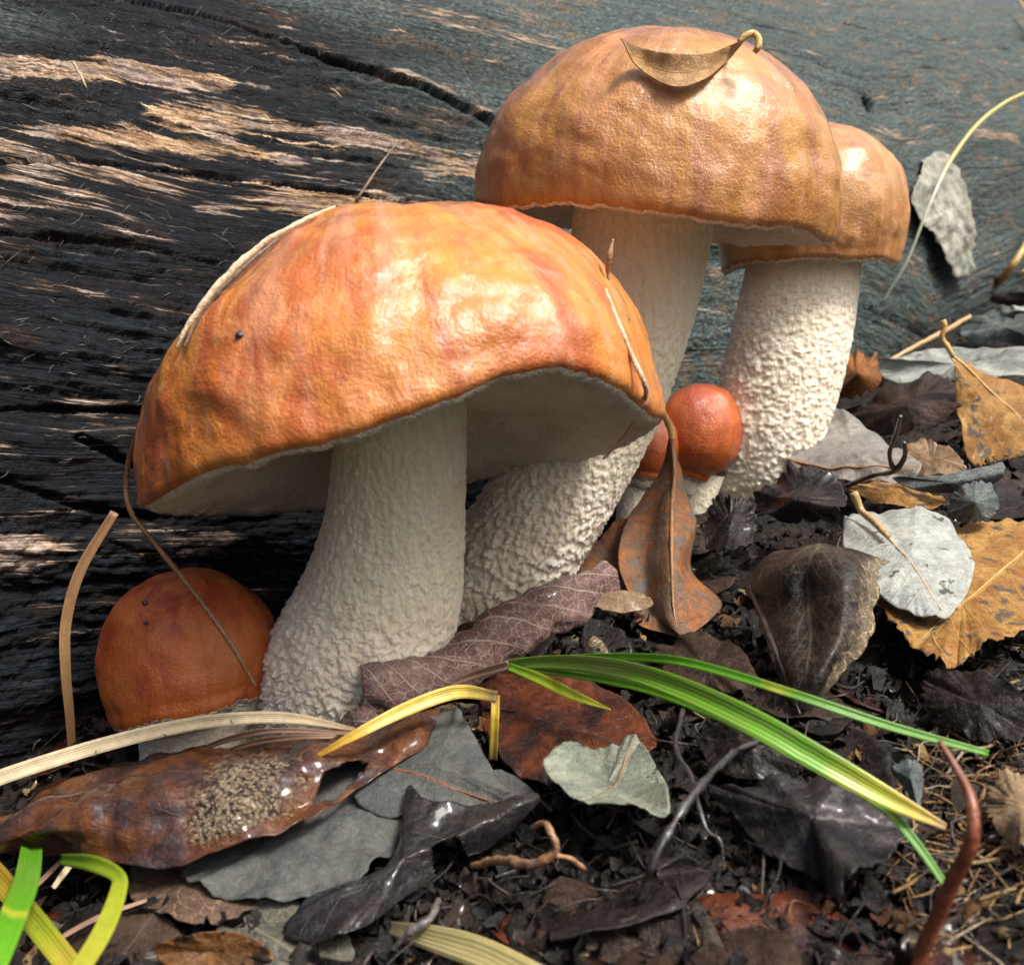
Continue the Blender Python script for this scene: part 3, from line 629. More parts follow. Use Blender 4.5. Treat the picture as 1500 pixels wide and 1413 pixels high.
L_LACE = mat_leaf('dark_pale_edge', (.012, .010, .010), (.034, .024, .019), spots=.15, vein=(.10, .08, .06), veins=.12, net=.07, rough=.38, wet=.45, edge=(.42, .34, .22))

# --- leaf curled like a boat on top of the tall cap
def dcap(px, py, off): p, n = on_cap(fr2, R2, H2, px, py, off); return p
def boat():
    far = [(908, 56), (938, 70), (985, 78), (1035, 78), (1070, 66), (1090, 60)]; near = [(908, 56), (934, 98), (985, 126), (1030, 118), (1066, 90), (1090, 60)]
    rows = []
    for i, (f, n) in enumerate(zip(far, near)):
        d0 = float((dcap(985, 100, .1)-CAM)@FW)
        dn = float((dcap(*near[i], .42)-CAM)@FW) if 0 < i < 5 else d0-.4
        a = D(*f, dn+.15 if 0 < i < 5 else dn-.2); b = D(*n, dn-.05 if 0 < i < 5 else dn-.2)
        mid = (a+b)/2+FW*(.12 if 0 < i < 5 else 0); rows.append([a, mid, b])
    d1 = float((rows[-1][0]-CAM)@FW)
    net_leaf('small curled dry tan leaf lying on top of the tall brown cap', rows, mat_leaf('dry_cap_leaf', (.30, .17, .07), (.44, .29, .14), spots=.1, vein=(.20, .11, .05), veins=.5, net=.2, rough=.6, wet=.1), LG, .03, nu=60, nv=26, pts=True,
             stalk=[('stalk', [D(1082, 62, d1), D(1092, 54, d1), D(1103, 50, d1), D(1111, 57, d1-.1), D(1111, 68, d1-.15), D(1105, 77, d1-.1)], [.05, .085, .09, .085, .08, .06], T_OCH)])
boat()
# --- rolled veined leaf in front of the two thick stems
def scroll():
    cl = [(528, 1010, 21.3), (590, 1003, 21.6), (660, 980, 22.3), (740, 930, 23.6), (820, 885, 24.9), (893, 843, 26.2)]
    C = crom(np.array([D(*p) for p in cl]), 12); rr = np.linspace(.62, .56, 12)+np.array([.0, .02, .0, -.06, -.12, -.10, 0, .03, .02, .0, -.05, -.10])
    T = np.gradient(C, axis=0); T /= np.linalg.norm(T, axis=1)[:, None]; rows = []
    for i in range(12):
        v = unit(C[i]-CAM); n = -(v-T[i]*(v@T[i])); n = unit(n); b = np.cross(T[i], n)
        if b[2] < 0: b = -b
        r = []
        for a in np.linspace(-118, 330, 18):
            k = 1-.16*max(0, (a-60)/270); th = math.radians(a); fl = 1.08 if a < -85 else 1
            r.append(C[i]+(n*math.cos(th)*.75+b*math.sin(th))*rr[i]*k*fl)
        rows.append(r)
    net_leaf('rolled-up purple-brown leaf with pale net veins lying against the two front stems', rows, L_NET, LG, .2, nu=110, nv=90, pts=True, serr=.08, seed=3., thick=.03)
scroll()
# --- upright curled leaf by the small glossy mushroom
net_leaf('upright curled brown-orange leaf leaning beside the small glossy mushroom',
         [[(980, 640, 31.6), (983, 642, 31.4), (986, 645, 31.3), (988, 647, 31.4)], [(968, 690, 30.8), (980, 692, 30.2), (990, 694, 29.9), (1000, 700, 30.2)],
          [(930, 742, 29.4), (958, 745, 28.8), (985, 742, 27.9), (1013, 748, 28.7)], [(910, 785, 27.9), (945, 798, 27.6), (984, 800, 26.4), (1021, 768, 27.9)],
          [(907, 830, 26.8), (945, 850, 26.7), (984, 850, 25.5), (1013, 832, 26.9)], [(925, 880, 25.9), (950, 893, 25.9), (985, 895, 24.7), (1056, 878, 25.9)],
          [(935, 914, 25.1), (962, 908, 25.1), (990, 917, 24.5), (1046, 902, 25.2)], [(985, 930, 24.6), (995, 934, 24.5), (1003, 936, 24.4), (1012, 930, 24.5)]],
         L_UPR, LG, .05, nu=90, nv=44, seed=5., stalk=[('stalk', [D(985, 645, 31.3), D(981, 625, 31.6), D(972, 605, 31.9), D(966, 585, 32.2)], [.10, .11, .10, .09], T_OCH),
         ('midrib', [D(985, 645, 31.25), D(988, 694, 29.85), D(984, 742, 27.85), D(984, 800, 26.35), D(985, 850, 25.45), D(987, 895, 24.65), D(995, 930, 24.45)], [.07, .06, .055, .05, .04, .03, .02], T_BRN)])
# --- long wet leaf at the lower left
def hole4(u, v): return ((u-.80)/.055)**2+((v-.50)/.33)**2+.35*np.sin(u*90)*np.sin(v*9) < .8
net_leaf('long wet rust-brown leaf with a hole and a pale crust, lying at the lower left',
         [[(-40, 1212, 1.5), (-38, 1228, 1.7), (-36, 1245, 1.5), (-34, 1258, 1.2)], [(55, 1168, 1.4), (58, 1190, 2.0), (60, 1222, 1.8), (62, 1252, 1.2)],
          [(150, 1124, 1.2), (152, 1155, 2.0), (150, 1205, 1.7), (140, 1262, 1.1)], [(250, 1103, 1.2), (255, 1140, 1.9), (258, 1205, 1.6), (245, 1268, 1.1)],
          [(375, 1087, 1.1), (372, 1120, 1.7), (365, 1180, 1.6), (340, 1240, 1.2)], [(490, 1068, 1.0), (470, 1100, 1.6), (450, 1145, 1.5), (420, 1212, 1.3)],
          [(565, 1052, .9), (555, 1080, 1.4), (540, 1110, 1.4), (515, 1158, 1.3)], [(645, 1044, .8), (640, 1058, 1.2), (632, 1072, 1.2), (615, 1098, 1.1)]],
         L_WET, LG, .22, nu=110, nv=60, seed=8., hole=hole4, serr=.05)
# --- grey leaves under it
star_leaf('dull grey-green leaf with dark pits half under the long wet leaf', [(262, 1268, .75), (300, 1302, .65), (380, 1325, .55), (470, 1318, .55), (540, 1280, .6), (588, 1215, .7), (600, 1160, .8), (520, 1120, .75), (380, 1140, .75), (285, 1200, .75)],
          (430, 1225, .7), ((270, 1262, .7), (600, 1165, .7)), L_GRY, LG, .08, .05, .03, seed=2.)
star_leaf('grey triangular leaf with a thin rust vein in front of the largest stem', [(520, 1170, .95), (545, 1110, 1.05), (600, 1065, 1.1), (662, 1042, 1.2), (690, 1075, 1.1), (738, 1148, .9), (745, 1165, .85), (715, 1178, .8), (640, 1190, .8), (575, 1200, .8)],
          (635, 1125, 1.15), ((575, 1130, 1.), (735, 1172, .9)), L_GRY, LG, .05, .06, .03, seed=4., vein_r=.025, vein_mat=T_RED)
star_leaf('dark leaf corner poking out right of the grey triangular leaf', [(735, 1130, .5), (785, 1165, .5), (760, 1180, .4), (700, 1185, .4), (690, 1150, .5)], (735, 1162, .5), ((700, 1165, .5), (785, 1165, .5)), L_GRY, LG, .05, .05, seed=6.)
# --- small cupped silver leaf
star_leaf('small cupped silver-green leaf with a pointed tip in the black litter', [(798, 1130, 1.0), (830, 1096, 1.0), (870, 1100, .9), (902, 1096, .95), (920, 1080, 1.1), (929, 1071, 1.2), (942, 1092, 1.), (968, 1128, .95), (980, 1165, 1.0), (981, 1198, 1.1), (955, 1200, 1.15), (918, 1188, 1.2), (870, 1185, 1.2), (825, 1162, 1.2)],
          (890, 1145, .85), ((895, 1158, .85), (929, 1071, 1.2)), L_SLV, LG, -.12, .04, .02, seed=7., vein_r=.02, vein_mat=T_BRN)
# --- dark folded leaf with the lace edge
net_leaf('dark folded leaf with a pale lacy right edge under the oval grey leaf',
         [[(1082, 862, 1.2), (1130, 815, 1.9), (1200, 798, 2.3), (1255, 805, 2.3), (1302, 822, 2.0)], [(1094, 865, 1.4), (1140, 835, 2.2), (1190, 815, 2.5), (1240, 822, 2.5), (1284, 840, 2.1)],
          [(1108, 900, 1.1), (1150, 885, 1.6), (1185, 872, 1.8), (1235, 880, 2.1), (1284, 888, 1.7)], [(1122, 940, .9), (1155, 930, 1.3), (1185, 925, 1.4), (1228, 930, 1.7), (1272, 945, 1.3)],
          [(1140, 985, .7), (1160, 980, 1.0), (1185, 980, 1.1), (1205, 985, 1.2), (1232, 990, .9)], [(1160, 1035, .4), (1165, 1036, .5), (1170, 1038, .5), (1175, 1038, .5), (1182, 1036, .4)]],
         L_LACE, LG, .09, nu=90, nv=60, seed=9., serr=.07, stalk=[('midrib', [P3(1098, 858, 1.55), P3(1118, 905, 1.25), P3(1135, 950, 1.05), P3(1158, 1010, .7), P3(1172, 1045, .5)], [.03, .05, .045, .035, .02], T_BLK)])
# --- yellow leaf and the oval grey leaf on it
star_leaf('large yellow-brown leaf with a ragged edge under the oval grey leaf', [(1282, 880, .9), (1310, 835, 1.), (1390, 778, 1.), (1450, 765, .9), (1530, 775, .8), (1540, 860, .8), (1510, 925, .9), (1450, 955, 1.), (1415, 972, 1.), (1392, 982, 1.), (1360, 960, 1.0), (1318, 928, 1.)],
          (1410, 860, 1.05), ((1530, 780, .9), (1340, 940, 1.)), L_YEL, LG, .05, .08, .07, 30., seed=12., vein_r=.03, vein_mat=T_OCH)
star_leaf('oval pale grey leaf with a curved stalk and black scabs, on the yellow-brown leaf', [(1236, 800, 1.5), (1240, 765, 1.6), (1275, 748, 1.7), (1330, 752, 1.7), (1385, 768, 1.6), (1418, 808, 1.5), (1427, 840, 1.45), (1412, 880, 1.35), (1372, 906, 1.3), (1335, 898, 1.3), (1290, 868, 1.35), (1262, 835, 1.4)],
          (1332, 825, 1.6), ((1262, 750, 1.7), (1385, 900, 1.35)), L_PAL, LG, .08, .05, .015, seed=13., vein_r=.035, vein_mat=T_TAN,
          stalk=[('stalk', [P3(1300, 785, 1.85), P3(1282, 765, 1.9), P3(1262, 748, 2.0), P3(1250, 722, 2.5)], [.07, .085, .10, .11], T_TAN)])
# --- standing yellow leaf at the right edge
star_leaf('mottled yellow-brown leaf standing upright at the right edge with its stalk up', [(1394, 518, 34.8), (1425, 535, 34.9), (1465, 552, 35.), (1515, 578, 35.), (1560, 620, 34.8), (1545, 655, 34.3), (1490, 672, 33.9), (1445, 690, 33.6), (1415, 684, 33.6), (1405, 650, 33.9), (1398, 590, 34.3), (1394, 545, 34.6)],
          (1450, 610, 33.9), ((1394, 518, 34.8), (1530, 660, 34.2)), L_YEL, LG, .15, .10, .02, seed=15., vein_r=.06, vein_mat=T_OCH,
          stalk=[('stalk', [D(1396, 522, 34.75), D(1388, 508, 34.8), D(1380, 495, 34.8), D(1383, 478, 34.7), D(1380, 469, 34.7)], [.08, .09, .09, .10, .13], T_OCH)])
# --- pale leaves further back
star_leaf('long pale silvery leaf behind the standing yellow leaf', [(1280, 532, 1.6), (1310, 524, 2.0), (1380, 515, 2.2), (1450, 510, 2.2), (1540, 512, 2.2), (1545, 545, 1.6), (1450, 556, 1.3), (1390, 560, 1.2), (1345, 572, 1.2), (1310, 562, 1.2), (1288, 548, 1.3)],
          (1400, 535, 1.8), ((1280, 540, 1.5), (1540, 525, 1.9)), L_PAL, LG, .1, .08, .02, seed=17.)
star_leaf('grey-tan leaf with a rust midrib right of the bright white stem', [(1150, 672, 1.3), (1180, 640, 1.6), (1205, 608, 2.0), (1245, 615, 2.0), (1290, 640, 1.7), (1335, 668, 1.4), (1350, 690, 1.2), (1320, 706, 1.1), (1265, 706, 1.1), (1200, 700, 1.1)],
          (1250, 662, 1.6), ((1150, 675, 1.3), (1345, 690, 1.2)), L_GTN, LG, .1, .08, .02, seed=18., vein_r=.045, vein_mat=T_BRN)
star_leaf('tan crumbly leaf scrap with a toothed edge below the standing yellow leaf', [(1320, 660, 1.2), (1355, 645, 1.3), (1375, 650, 1.5), (1395, 660, 1.5), (1415, 688, 1.2), (1380, 700, 1.0), (1335, 692, 1.0)], (1365, 675, 1.3), ((1320, 670, 1.2), (1415, 688, 1.2)), L_TAN, LG, .05, .10, .10, seed=19.)
star_leaf('orange-brown glossy curled leaf right of the bright white stem', [(1222, 580, 1.7), (1232, 535, 2.6), (1255, 520, 2.9), (1282, 530, 2.6), (1290, 560, 2.0), (1262, 582, 1.6)], (1255, 553, 2.7), ((1225, 575, 1.8), (1285, 530, 2.5)), mat_leaf('glossy_orange', (.17, .055, .012), (.26, .10, .02), spots=.5, veins=.2, net=.1, rough=.3, wet=.6), LG, .0, .06, .08, seed=20., und=.5, fold=.3)
star_leaf('dark plum-brown arched leaf left of the standing yellow leaf', [(1228, 615, 1.3), (1280, 585, 1.8), (1340, 560, 2.4), (1385, 552, 2.5), (1410, 580, 2.2), (1405, 610, 1.6), (1350, 632, 1.3), (1290, 640, 1.2)], (1330, 600, 2.1), ((1230, 615, 1.3), (1405, 570, 2.3)), L_DRK, LG, .1, .08, .06, seed=21., und=.35)
star_leaf('narrow blue-grey folded leaf below the standing yellow leaf', [(1308, 700, 1.3), (1345, 698, 1.5), (1390, 694, 1.7), (1440, 684, 1.9), (1470, 678, 2.0), (1468, 700, 1.6), (1430, 716, 1.3), (1390, 722, 1.2), (1340, 718, 1.2)], (1390, 708, 1.6), ((1308, 705, 1.3), (1470, 685, 1.9)), L_BLU, LG, .1, .06, .02, seed=22.)
star_leaf('small crinkled blue-grey leaf lump above the yellow-brown leaf', [(1386, 748, 1.3), (1400, 722, 1.8), (1430, 705, 2.1), (1456, 715, 2.0), (1462, 745, 1.5), (1440, 768, 1.2), (1405, 768, 1.2)], (1428, 738, 2.0), ((1390, 745, 1.4), (1460, 730, 1.6)), L_BLU, LG, .0, .10, .12, seed=23., und=.45, fold=.3)
star_leaf('dark wrinkled leaf with a bluish sheen between the bright stem and the oval leaf', [(1098, 745, 1.2), (1130, 715, 1.8), (1180, 700, 2.0), (1218, 695, 2.2), (1240, 730, 1.9), (1236, 770, 1.4), (1190, 770, 1.2), (1130, 765, 1.1)], (1170, 735, 1.9), ((1100, 745, 1.2), (1238, 725, 1.9)), L_SHN, LG, .0, .10, .10, seed=24., und=.5, fold=.35)
star_leaf('ragged black leaf at the foot of the bright white stem', [(1030, 790, .9), (1040, 745, 1.5), (1055, 722, 1.9), (1075, 735, 1.8), (1095, 730, 1.9), (1110, 760, 1.4), (1105, 800, .9), (1060, 815, .8)], (1070, 770, 1.4), ((1035, 790, 1.), (1090, 735, 1.8)), L_BLK, LG, .0, .09, .2, seed=25., und=.5, fold=.35)
star_leaf('ochre leaf strip between the dark sheen leaf and the oval leaf stalk', [(1240, 712, .9), (1275, 700, 1.1), (1330, 712, 1.1), (1385, 730, 1.0), (1350, 748, .9), (1290, 742, .9)], (1310, 725, 1.1), ((1240, 715, .9), (1385, 732, 1.)), L_YEL, LG, .05, .07, .03, seed=26.)
# --- pale skeleton leaf clinging to the log
def on_log(px, py, off): return log_surf(px, py, off)
star_leaf('pale mottled skeleton leaf clinging to the log right of the ochre cap', [(1352, 232, .2), (1374, 226, .3), (1392, 260, .5), (1408, 310, .6), (1416, 355, .6), (1404, 372, .8), (1402, 402, .9), (1376, 404, .9), (1362, 372, .8), (1352, 345, .8), (1330, 330, .7), (1324, 290, .5), (1335, 255, .3)],
          (1372, 320, .8), ((1330, 330, .7), (1416, 300, .6)), L_SKL, LG, .2, .25, .06, seed=27., surf=on_log)
star_leaf('dull blue-black leaf against the log foot beside the thick dry stalk', [(1405, 478, .8), (1440, 462, 1.4), (1490, 452, 1.8), (1540, 460, 1.8), (1540, 500, .9), (1470, 505, .6), (1420, 500, .6)], (1475, 482, 1.3), ((1405, 485, .8), (1540, 475, 1.5)), L_BLU, LG, .1, .1, .04, seed=51.)
star_leaf('small cream leaf scrap at the far right edge of the log foot', [(1466, 462, 2.2), (1485, 452, 2.5), (1515, 448, 2.6), (1520, 460, 2.3), (1490, 468, 2.1)], (1495, 459, 2.5), ((1466, 462, 2.2), (1520, 454, 2.4)), L_PAL, LG, .05, .05, .03, seed=52.)
star_leaf('dark red-brown leaf edge right of the thick dry stalk', [(1450, 438, .9), (1480, 428, 1.6), (1530, 430, 1.8), (1530, 448, 1.0), (1480, 450, .7)], (1492, 440, 1.3), ((1450, 440, .9), (1530, 440, 1.4)), L_DRK, LG, .1, .1, .05, seed=53.)
# --- leaves in the dark litter in front
star_leaf('wet black leaf with a blue-white sheen at the lower right', [(1032, 1150, .9), (1085, 1140, 1.1), (1170, 1135, 1.1), (1270, 1150, 1.0), (1332, 1205, .8), (1318, 1245, .8), (1262, 1280, 1.1), (1222, 1312, 1.1), (1195, 1270, .8), (1130, 1252, .6), (1085, 1205, .6)],
          (1190, 1200, 1.0), ((1035, 1150, .9), (1318, 1240, .8)), L_SHN, LG, .08, .15, .10, seed=28., und=.5)
star_leaf('wet maroon leaf with orange blotches left of the silver-green leaf', [(700, 1020, .4), (760, 985, .6), (860, 1000, .6), (930, 1040, .6), (960, 1090, .5), (900, 1120, .5), (810, 1150, .4), (745, 1130, .4)], (820, 1070, .6), ((705, 1025, .5), (950, 1100, .5)), L_RED, LG, .05, .08, .03, seed=29., vein_r=.02, vein_mat=T_BLK)
def hole19(u, v): return ((u-.40)/.06)**2+((v-.15)/.2)**2 < 1
star_leaf('dark wet leaf with a hole, pointing to the lower left below the grey leaves', [(598, 1162, 1.0), (625, 1178, 1.1), (690, 1180, 1.0), (790, 1166, .9), (760, 1205, .7), (690, 1255, .5), (600, 1310, .5), (540, 1362, .5), (480, 1385, .5), (412, 1366, .5), (450, 1325, .6), (520, 1295, .6), (580, 1250, .8)],
          (590, 1265, .9), ((790, 1170, .8), (415, 1366, .5)), L_SHN, LG, .15, .14, .04, seed=30., hole=hole19, na=200, nr=34)
star_leaf('brown leaf behind the rolled leaf at the foot of the tall stem', [(850, 825, 28.6), (880, 785, 29.2), (915, 755, 29.8), (935, 800, 28.6), (950, 870, 27.2), (905, 888, 27.0), (868, 878, 27.4)], (900, 832, 28.3), ((922, 760, 29.6), (890, 885, 27.)), L_UPR, LG, .1, .08, .03, seed=31.)
star_leaf('netted brown leaf at the lower left beneath the long wet leaf', [(185, 1300, .5), (215, 1262, .5), (310, 1262, .5), (385, 1310, .4), (340, 1352, .4), (250, 1350, .4)], (280, 1305, .5), ((190, 1300, .5), (385, 1315, .4)), mat_leaf('netted_brown', (.06, .038, .026), (.11, .07, .05), spots=.1, vein=(.22, .15, .10), veins=.2, net=.75, rough=.5, wet=.2), LG, .05, .08, .04, seed=32.)
star_leaf('flat grey-green rotten leaf at the bottom left', [(330, 1330, .3), (400, 1322, .35), (480, 1340, .3), (520, 1400, .25), (480, 1450, .25), (370, 1450, .25), (320, 1400, .3)], (420, 1385, .35), ((330, 1335, .3), (500, 1440, .25)), mat_leaf('rotten_green', (.05, .055, .045), (.095, .10, .085), spots=.4, veins=.3, net=.3, rough=.5, wet=.3), LG, .05, .08, .04, seed=33.)
star_leaf('black curled leaf with an orange rim at the bottom left', [(225, 1392, .7), (260, 1370, 1.0), (320, 1362, 1.1), (372, 1375, 1.0), (400, 1405, .7), (340, 1425, .5), (270, 1422, .5)], (315, 1395, .8), ((228, 1392, .7), (398, 1400, .7)), mat_leaf('orange_rim', (.10, .04, .012), (.19, .085, .02), spots=.9, veins=.2, net=.2, rough=.35, wet=.5), LG, -.1, .08, .04, seed=34.)
star_leaf('small reddish leaf base tucked under the rolled leaf end', [(500, 1055, 1.0), (530, 1035, 1.3), (560, 1052, 1.3), (555, 1075, 1.0), (520, 1078, .9)], (530, 1058, 1.2), ((500, 1058, 1.), (560, 1060, 1.2)), L_NET, LG, .1, .08, .05, seed=35.)
star_leaf('twisted black leaf below the ragged edge of the yellow-brown leaf', [(1350, 1000, .7), (1400, 985, 1.0), (1470, 1000, 1.2), (1510, 1050, .9), (1490, 1090, .6), (1420, 1085, .5), (1370, 1050, .5)], (1435, 1035, 1.0), ((1350, 1005, .7), (1500, 1070, .8)), L_BLK, LG, .0, .12, .12, seed=36., und=.6, fold=.3)
star_leaf('dull black-brown leaf below the upright curled leaf', [(960, 950, .6), (1010, 935, .8), (1080, 950, .9), (1110, 1000, .7), (1060, 1020, .5), (990, 1000, .5)], (1035, 978, .8), ((960, 955, .6), (1105, 1000, .7)), L_DRK, LG, .15, .14, .05, seed=37.)
star_leaf('crinkled black leaf under the broad green blade', [(1020, 1075, .6), (1075, 1060, .9), (1140, 1080, .9), (1180, 1120, .7), (1120, 1145, .5), (1050, 1130, .5)], (1095, 1100, .8), ((1020, 1080, .6), (1175, 1120, .7)), L_BLK, LG, .15, .2, .05, seed=38.)
star_leaf('grey flake of leaf with saw-toothed edge near the tip of the broad green blade', [(1308, 1125, 1.0), (1335, 1112, 1.2), (1352, 1130, 1.1), (1350, 1160, .9), (1345, 1180, .9), (1325, 1155, .9)], (1335, 1142, 1.15), ((1310, 1125, 1.), (1345, 1178, .9)), L_BLU, LG, .03, .06, .12, seed=39.)
star_leaf('brown leaf with tan fibres at the right below the narrow green blade', [(1440, 1160, .8), (1480, 1130, 1.0), (1540, 1150, 1.0), (1550, 1230, .8), (1490, 1240, .7), (1450, 1205, .7)], (1495, 1185, 1.0), ((1440, 1165, .8), (1545, 1200, .9)), L_TAN, LG, .0, .10, .22, seed=40., und=.5)
star_leaf('thin pinkish tan leaf edge under the rolled leaf tip', [(868, 885, .7), (900, 868, .9), (945, 872, .9), (955, 888, .7), (905, 898, .6)], (915, 882, .8), ((868, 885, .7), (955, 885, .7)), L_TAN, LG, .05, .05, .05, seed=41.)

# ================================================================== GRASS, STALKS, TWIGS
UPV = np.array([0, 0, 1.])
def blade(root, name, pts, wpx, mat, fold=.25, n=60, side=None):
    P = np.array([P3(*p) for p in pts]); C = crom(P, n); wd = crom(np.array(wpx, float), n)
    T = np.gradient(C, axis=0); T /= np.linalg.norm(T, axis=1)[:, None]; v = C-CAM; dep = v@FW
    S = np.cross(T, v/np.linalg.norm(v, axis=1)[:, None]); S /= np.linalg.norm(S, axis=1)[:, None]
    V, F, at = ribbon(C, wd*dep/FPX, S, n, 7, fold)
    return obj(name, V, F, mat, root, attrs=at, thick=.02)
GRN = (.10, .30, .012); GRN2 = (.075, .25, .01)
M_GR = mat_blade('green_blade', [(0., (.20, .20, .04)), (.08, (.10, .27, .012)), (.72, GRN), (.86, (.45, .46, .03)), (.96, (.55, .40, .06)), (1., (.40, .26, .12))], .35)
M_GR2 = mat_blade('thin_green_blade', [(0., (.16, .24, .03)), (.1, GRN), (.62, GRN2), (.66, (.35, .36, .03)), (.70, GRN2), (1., GRN)], .35)
M_YG = mat_blade('yellow_green', [(0., GRN), (.3, (.22, .31, .015)), (1., (.30, .29, .025))], .4)
M_GY = mat_blade('green_to_orange', [(0., (.36, .20, .02)), (.35, (.32, .25, .02)), (.7, (.20, .28, .015)), (1., (.38, .27, .03))], .4, .4)
M_YL = mat_blade('yellow_blade', [(0., (.42, .22, .02)), (.4, (.55, .40, .04)), (.8, (.50, .38, .05)), (1., (.10, .06, .02))], .45, .5)
M_ST = mat_blade('straw', [(0., (.52, .44, .28)), (.7, (.58, .49, .32)), (1., (.30, .20, .10))], .55, .8)
M_ND = mat_blade('pink_straw', [(0., (.30, .17, .11)), (1., (.36, .22, .15))], .5, .3)
M_RIB = mat_blade('ribbed_straw', [(0., (.06, .05, .04)), (.3, (.30, .26, .12)), (1., (.42, .36, .14))], .4)

t = thing('grass_tuft', P3(735, 978, 1.0), 'bright green grass tuft with a broad blade arching across the lower right litter', 'grass')
blade(t, 'blade', [(705, 985, 1.1), (760, 972, 1.6), (850, 972, 2.2), (950, 992, 2.6), (1080, 1046, 2.6), (1200, 1112, 2.3), (1300, 1168, 1.9), (1386, 1211, 1.6)], [9, 16, 24, 31, 38, 38, 30, 9], M_GR, .35, 90)
blade(t, 'blade', [(760, 972, 1.6), (830, 964, 2.1), (920, 962, 2.5), (1010, 971, 2.6), (1150, 1012, 2.4), (1300, 1062, 2.0), (1448, 1103, 1.6)], [7, 9, 11, 13, 13, 13, 9], M_GR2, .3, 80)
blade(t, 'blade', [(745, 976, 1.5), (790, 994, 1.6), (840, 1018, 1.5), (894, 1039, 1.3)], [11, 16, 15, 2], M_YG, .3)
blade(t, 'blade', [(770, 978, 1.4), (950, 1010, 2.0), (1150, 1095, 2.0), (1285, 1176, 1.7), (1340, 1232, 1.4), (1397, 1313, .9)], [8, 12, 14, 14, 13, 9], M_GR2, .3, 80)
blade(t, 'sheath', [(640, 1010, .7), (690, 990, 1.0), (745, 974, 1.5)], [7, 11, 13], M_ND, .5)
t = thing('wild_grass', P3(722, 1112, .6), 'yellow bent grass blade folded sharply in front of the rolled leaf', 'grass', 'loose blades of grass')
blade(t, 'blade', [(448, 1117, 1.6), (520, 1076, 2.0), (600, 1036, 2.1), (670, 1013, 2.1), (728, 1020, 2.0)], [3, 14, 20, 20, 15], M_YL, .3)
blade(t, 'stalk', [(726, 1018, 2.0), (725, 1055, 1.6), (722, 1113, .7)], [12, 12, 12], M_YL, .4)
t = thing('wild_grass', P3(20, 1330, .8), 'broad bright green blade at the lower left corner', 'grass', 'loose blades of grass')
blade(t, 'blade', [(48, 1225, 1.2), (40, 1285, 1.9), (20, 1340, 2.4), (-20, 1440, 2.6)], [26, 34, 38, 38], M_GR2, .3)
t = thing('wild_grass', P3(150, 1340, .8), 'yellow-green kinked blade at the lower left', 'grass', 'loose blades of grass')
blade(t, 'blade', [(88, 1258, 1.2), (135, 1264, 1.6), (172, 1282, 1.9), (172, 1310, 2.1), (150, 1365, 2.3), (110, 1430, 2.4)], [14, 22, 20, 24, 28, 28], M_YG, .3)
t = thing('wild_grass', P3(45, 1350, .8), 'yellow and green blade crossing under the bright green one at the lower left', 'grass', 'loose blades of grass')
blade(t, 'blade', [(-30, 1250, 1.0), (10, 1300, 1.3), (55, 1355, 1.5), (115, 1430, 1.5)], [24, 30, 32, 32], M_GY, .3)
t = thing('straw', P3(100, 1105, 1.), 'long pale dry straw blade arching before the small left mushroom', 'straw', 'dry straws')
blade(t, 'blade', [(-40, 1152, 2.0), (60, 1118, 2.2), (160, 1088, 2.3), (260, 1064, 2.3), (350, 1052, 2.2), (430, 1052, 2.0), (520, 1068, 1.6)], [22, 22, 21, 20, 18, 15, 5], M_ST, .25, 80)
for pts, lb in (([(275, 1106, 1.2), (330, 1084, 1.5), (400, 1070, 1.6), (515, 1074, 1.4)], 'upper of two thin pinkish straws below the pale dry straw'), ([(310, 1108, 1.2), (370, 1088, 1.4), (430, 1080, 1.5), (515, 1078, 1.3)], 'lower of two thin pinkish straws below the pale dry straw')):
    t = thing('straw', P3(*pts[0]), lb, 'straw', 'dry straws'); blade(t, 'blade', pts, [4, 8, 8, 4], M_ND, .5)
for pts, wd, lb in (([(78, 1300, .9), (100, 1270, 1.0), (130, 1235, 1.2)], 9, 'short straw stub under the long wet leaf, nearer the green blade'), ([(40, 1310, .8), (70, 1280, .9), (100, 1250, 1.1)], 7, 'thin straw stub between the green blades at the lower left'), ([(60, 1390, .5), (140, 1345, .6), (215, 1318, .5)], 7, 'brown straw lying behind the kinked yellow-green blade')):
    t = thing('straw', P3(*pts[0]), lb, 'straw', 'dry straws'); blade(t, 'blade', pts, [wd*.7, wd, wd*.6], M_ST if wd > 8 else M_ND, .4)
t = thing('straw', P3(600, 1370, .4), 'striped yellow and black rotten straw blade at the bottom edge', 'straw', 'dry straws')
blade(t, 'blade', [(570, 1358, .4), (640, 1375, .6), (710, 1398, .6), (810, 1450, .5)], [18, 36, 44, 48], M_RIB, .15)
t = thing('straw', P3(105, 1120, .5), 'bent brown dry stalk rising against the log at the left', 'straw', 'dry straws')
blade(t, 'blade', [(108, 1150, 24.4), (103, 1060, 24.3), (96, 980, 24.2), (97, 910, 24.2), (118, 835, 24.2), (168, 750, 24.4)], [9, 12, 14, 15, 15, 12], mat_blade('brown_straw', [(0., (.20, .10, .04)), (.5, (.33, .19, .08)), (1., (.22, .11, .05))], .5, .4), .35)
twig('stalk', 'thin brown stalk hanging from the largest cap down over the small left mushroom', 'stalk', [D(236, 540, 19.5), D(205, 620, 20.5), D(186, 690, 21.3), D(190, 745, 21.4), D(230, 800, 21.2), D(290, 875, 21.0), D(340, 945, 21.0), D(374, 1005, 21.2)], [.03, .045, .055, .055, .055, .055, .055, .04], T_BRN, 70, 8, .2)
twig('stalk', 'blurred red-brown stalk sticking up at the lower right corner', 'stalk', [P3(1330, 1450, .2), P3(1352, 1390, .8), P3(1392, 1300, 2.0), P3(1424, 1225, 2.9), P3(1418, 1160, 3.3), P3(1376, 1084, 3.8)], [.085, .095, .10, .085, .065, .03], T_RED, 60, 10, .15)
